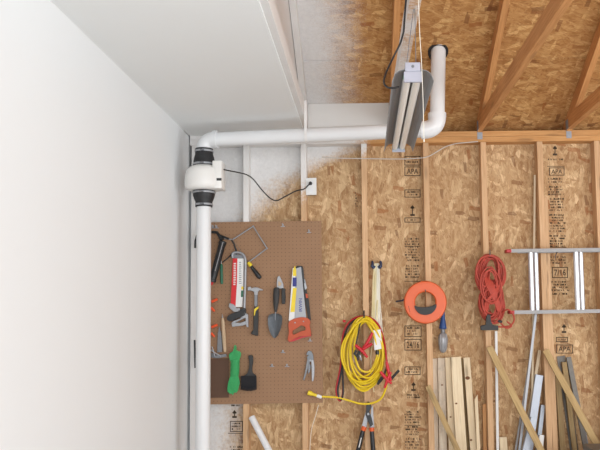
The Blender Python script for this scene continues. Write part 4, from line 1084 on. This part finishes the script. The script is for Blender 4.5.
# thin strips and metal
lean('wooden_dowel', 'thin pale dowel standing tall beside the ladder rungs', 'dowel', 'tan_stick', [(534.8, 175, .055), (532.8, 340, .04)], 2.0, .013)
lean('metal_strip', 'shiny narrow aluminium strip leaning behind the lower ladder rail', 'metal strip', 'alu', [(536.0, 312, .02), (519.5, 450, -.02)], 2.6, .01)
lean('metal_strip', 'second narrow aluminium strip, just left of the tan stick', 'metal strip', 'alu_dull', [(533, 340, .045), (515.6, 450, .02)], 2.0, .01)
lean('tan_stick', 'tan square stick leaning between metal strips and white gutter', 'stick', 'tan_stick', [(539.6, 350, .06), (529.5, 410, .055)], 3.0, .018)
def channel(name, label, cat, mat, a, b, w, dpt, th=.002):
    a = W(*a); b = W(*b); d_ = b - a; b = a + d_ * ((FL + .01 - a.z) / d_.z)
    z = (a - b).normalized(); x = Vector((0, 1, 0)).cross(z).normalized(); y = z.cross(x); L = (a - b).length
    bm = bmesh.new(); bm_box(bm, -w / 2, w / 2, 0, th, 0, L); bm_box(bm, -w / 2, -w / 2 + th, th, dpt, 0, L); bm_box(bm, w / 2 - th, w / 2, th, dpt, 0, L)
    mw = Matrix((x, y, z)).transposed().to_4x4(); mw.translation = b
    return tag(finish(name, bm, mat, None, matrix=mw), label, cat)
channel('white_channel', 'bright white metal channel leaning near the tall stud', 'metal channel', 'white_metal', (539.6, 375, .01), (529.0, 450, -.01), .050, .03)
channel('grey_channel', 'short grey metal channel right of the bright white one', 'metal channel', 'galv', (543.2, 405, .03), (538.0, 450, .0), .026, .02)
channel('silver_channel', 'silver channel in front, under the bright white metal channel', 'metal channel', 'white_metal', (534.2, 418, -.06), (526.0, 450, -.075), .040, .03)
channel('pale_channel', 'small pale channel stub beside the stud at the bottom', 'metal channel', 'card', (542.0, 435, -.04), (540.5, 450, -.05), .030, .02)
# bay right of the tall stud
lean('perforated_strip', 'grey perforated metal strip behind the rightmost diagonal lath', 'metal strip', 'galv_dark', [(560.8, 356, .085), (570, 420, .080)], 8.5, .006)
lean('wooden_board', 'greenish board left of its twin in the bay right of the tall stud', 'board', 'treated', [(557.5, 375, .05), (562.5, 450, .02)], 5.4, .02, 'greenish boards')
lean('wooden_board', 'greenish board right of its twin in the bay right of the tall stud', 'board', 'treated', [(564, 362, .06), (574.6, 450, .035)], 5.0, .02, 'greenish boards')
channel('steel_angle', 'dull steel angle leaning rightmost behind the diagonal lath', 'metal channel', 'galv_dark', (568.8, 357, .05), (586.5, 450, .02), .032, .02)
s_ = root('red_tipped_rod', W(589, 450, 0), 'thin dark rod with pinkish red tip beside the rightmost lath', 'rod')
tube('shaft', [W(583.4, 418, -.0), W(588.6, 450, -.03), W(588.6, 450, -.03) + (W(588.6, 450, -.03) - W(583.4, 418, -.0)) * 1.35], .004, 'dullsteel', s_, 8)
lathe('red_tip', W(583.2, 422, -.006), W(582.6, 413, .0), [(0, .006), (.7, .007), (1, .004)], 'clamp_red', s_, 10)
bx_ = bmesh.new(); zt3 = W(590, 443.5, -.36).z
bm_box(bx_, W(583, 445, -.36).x, W(583, 445, -.36).x + .42, -.62, -.36, 0.001, zt3, .004)
tag(finish('wooden_bin', bx_, 'galv_dark'), 'dull grey-brown bin at the lower right corner', 'bin')
# leaning white pipe
p0 = W(251.6, 417, -.02); p1 = W(268.6, 450, -.10); p2 = p0 + (p1 - p0) * ((.03 - p0.z) / (p1.z - p0.z))
o = tube('plastic_pipe', [p0, p2], .0215, 'pvc_dull', None, 20); tag(o, 'short white plastic pipe leaning below the pegboard', 'pipe')

# ------------------------------------------------------------------ cables along the wall
o = tube('house_cable', wp([(322, 157, -.006), (334, 158), (364, 158.6), (400, 159), (418, 158.2), (425, 157.4), (431, 155.2), (438, 151), (446, 146.6), (456, 143.6), (468, 142.4), (478, 141.5)], -.006), .0034, 'cable_grey', None, 8, smooth_pts=5)
tag(o, 'grey-white house cable running across the wall under the top plate', 'cable')
o = tube('loose_string', wp([(318.5, 405, -.01), (315.5, 416, .02), (311.5, 430, .04), (309.8, 450, .05), (309.5, 470, .05)], 0), .0022, 'cord_white', None, 6, smooth_pts=5)
tag(o, 'thin white string hanging below the right edge of the pegboard', 'string')

# ------------------------------------------------------------------ printing on the sheathing
YI = OSBY - .0006
def stamp(kind, x0, x1, y0, y1, body=None, seed=0):
    rr = random.Random(seed + int(x0 * 7 + y0 * 13)); bm = bmesh.new()
    def q(a, b, c, d_):
        P = [W(a, b, YI), W(c, b, YI), W(c, d_, YI), W(a, d_, YI)]
        bm.faces.new([bm.verts.new((p.x, YI, p.z)) for p in P])
    def frame():
        for a in ((x0, y0, x1, y0 + .8), (x0, y1 - .8, x1, y1), (x0, y0, x0 + .8, y1), (x1 - .8, y0, x1, y1)): q(*a)
    def lines(a0, a1, b0, b1, lh=1.7):
        n = max(1, int((b1 - b0) / (lh * 1.45)))
        for i in range(n):
            y_ = b0 + i * (b1 - b0) / n; xs = a0 + rr.random() * 1.4; xe_ = a1 - rr.random() * 3
            while xs < xe_:
                wv_ = rr.uniform(.5, 1.5)
                if rr.random() < .8:
                    q(xs, y_, xs + .55, y_ + lh)
                    if rr.random() < .45: q(xs, y_ + (0 if rr.random() < .5 else lh * .7), xs + wv_, y_ + (.5 if rr.random() < 0 else lh * .3) + 0 if False else y_ + lh * .3) if False else q(xs, y_ + rr.choice((0, lh * .6)), xs + wv_ + .2, y_ + lh * .42 if False else y_ + lh)
                xs += wv_ + .35
    if kind in ('box', 'boxlines'): frame()
    if kind == 'lines': lines(x0, x1, y0, y1)
    if kind == 'boxlines': lines(x0 + 1.5, x1 - 1.5, y0 + 1.6, y1 - 1)
    if kind == 'rule': q(x0, y0, x1, y0 + .6)
    if kind == 'arrow':
        cx_ = (x0 + x1) / 2; q(cx_ - .5, y0 + 2, cx_ + .5, y1 - 2); q(cx_ - 2.3, y1 - 2, cx_ + 2.3, y1); q(cx_ - 1.8, y0 + 2.4, cx_ + 1.8, y0 + 3.6)
        P = [W(cx_ - 2.4, y0 + 3, YI), W(cx_, y0, YI), W(cx_ + 2.4, y0 + 3, YI)]; bm.faces.new([bm.verts.new((p.x, YI, p.z)) for p in P])
    if body:
        b2 = text_obj('t', body, (x0 + x1) / 2, (y0 + y1) / 2, (y1 - y0) * .58, 'ink', None, YI, 0, (x1 - x0) * .74)
        me = bpy.data.meshes.new('t'); b2.to_mesh(me); b2.free(); bm.from_mesh(me); bpy.data.meshes.remove(me)
    o = finish('printed_stamp', bm, 'ink', wall)
    return o
A0, A1 = 404.5, 420.5
for st in (('boxlines', A0, A1, 156, 165.5), ('box', A0, A1, 166.5, 176, 'APA'), ('boxlines', A0, A1, 189.5, 197.5), ('arrow', 408, 417, 205, 216), ('boxlines', A0, A1, 217.5, 222.5),
           ('lines', A0, A1, 238, 262), ('lines', A0, A1, 265, 279), ('rule', A0, A1, 246, 246.6), ('rule', A0, A1, 281, 281.6),
           ('boxlines', A0, A1 + 1, 325.5, 337), ('box', A0, A1 + 1, 339, 350.5, '24/16'), ('boxlines', A0, A1, 366.5, 375), ('arrow', 409, 418, 382, 391), ('lines', A0 + 2, A1, 394, 399),
           ('lines', A0, A1, 411, 424), ('lines', A0, A1, 426, 436), ('lines', A0, A1, 438, 450), ('rule', A0, A1, 425, 425.6)):
    stamp(*st)
B0, B1 = 548, 564.5
for st in (('arrow', 551, 559, 145.5, 155.5), ('lines', B0, B1, 158.5, 162), ('rule', B0 - 1, B1, 166, 166.6), ('box', B0 + 1, B1, 167.5, 175.5, 'APA'), ('lines', B0, B1, 178, 184), ('lines', B0, B1, 186, 196),
           ('lines', B0 + 1, B1 + 1, 198, 212), ('lines', B0 + 1, B1 + 1, 214, 233), ('lines', B0 + 1, B1 + 1, 235, 248), ('rule', B0, B1 + 2, 247, 247.6), ('lines', B0 + 2, B1 + 2, 256, 265), ('box', 552, 568, 267, 278, '7/16'),
           ('lines', 551, 569, 281, 292), ('lines', 552, 568, 293, 296), ('arrow', 560, 568, 324, 333), ('boxlines', 556, 568, 337, 342), ('box', 556, 573, 344.5, 353.5, 'APA')):
    stamp(*st)
for st in (('lines', 231, 242, 404.5, 408), ('arrow', 231, 238, 410, 418), ('boxlines', 230, 243, 421, 432), ('rule', 228, 243, 433, 433.6), ('lines', 230, 243, 446, 452),
           ('lines', 354.5, 358, 192, 208), ('lines', 556, 566, 106, 108)):
    if st[3] > 110: stamp(*st)
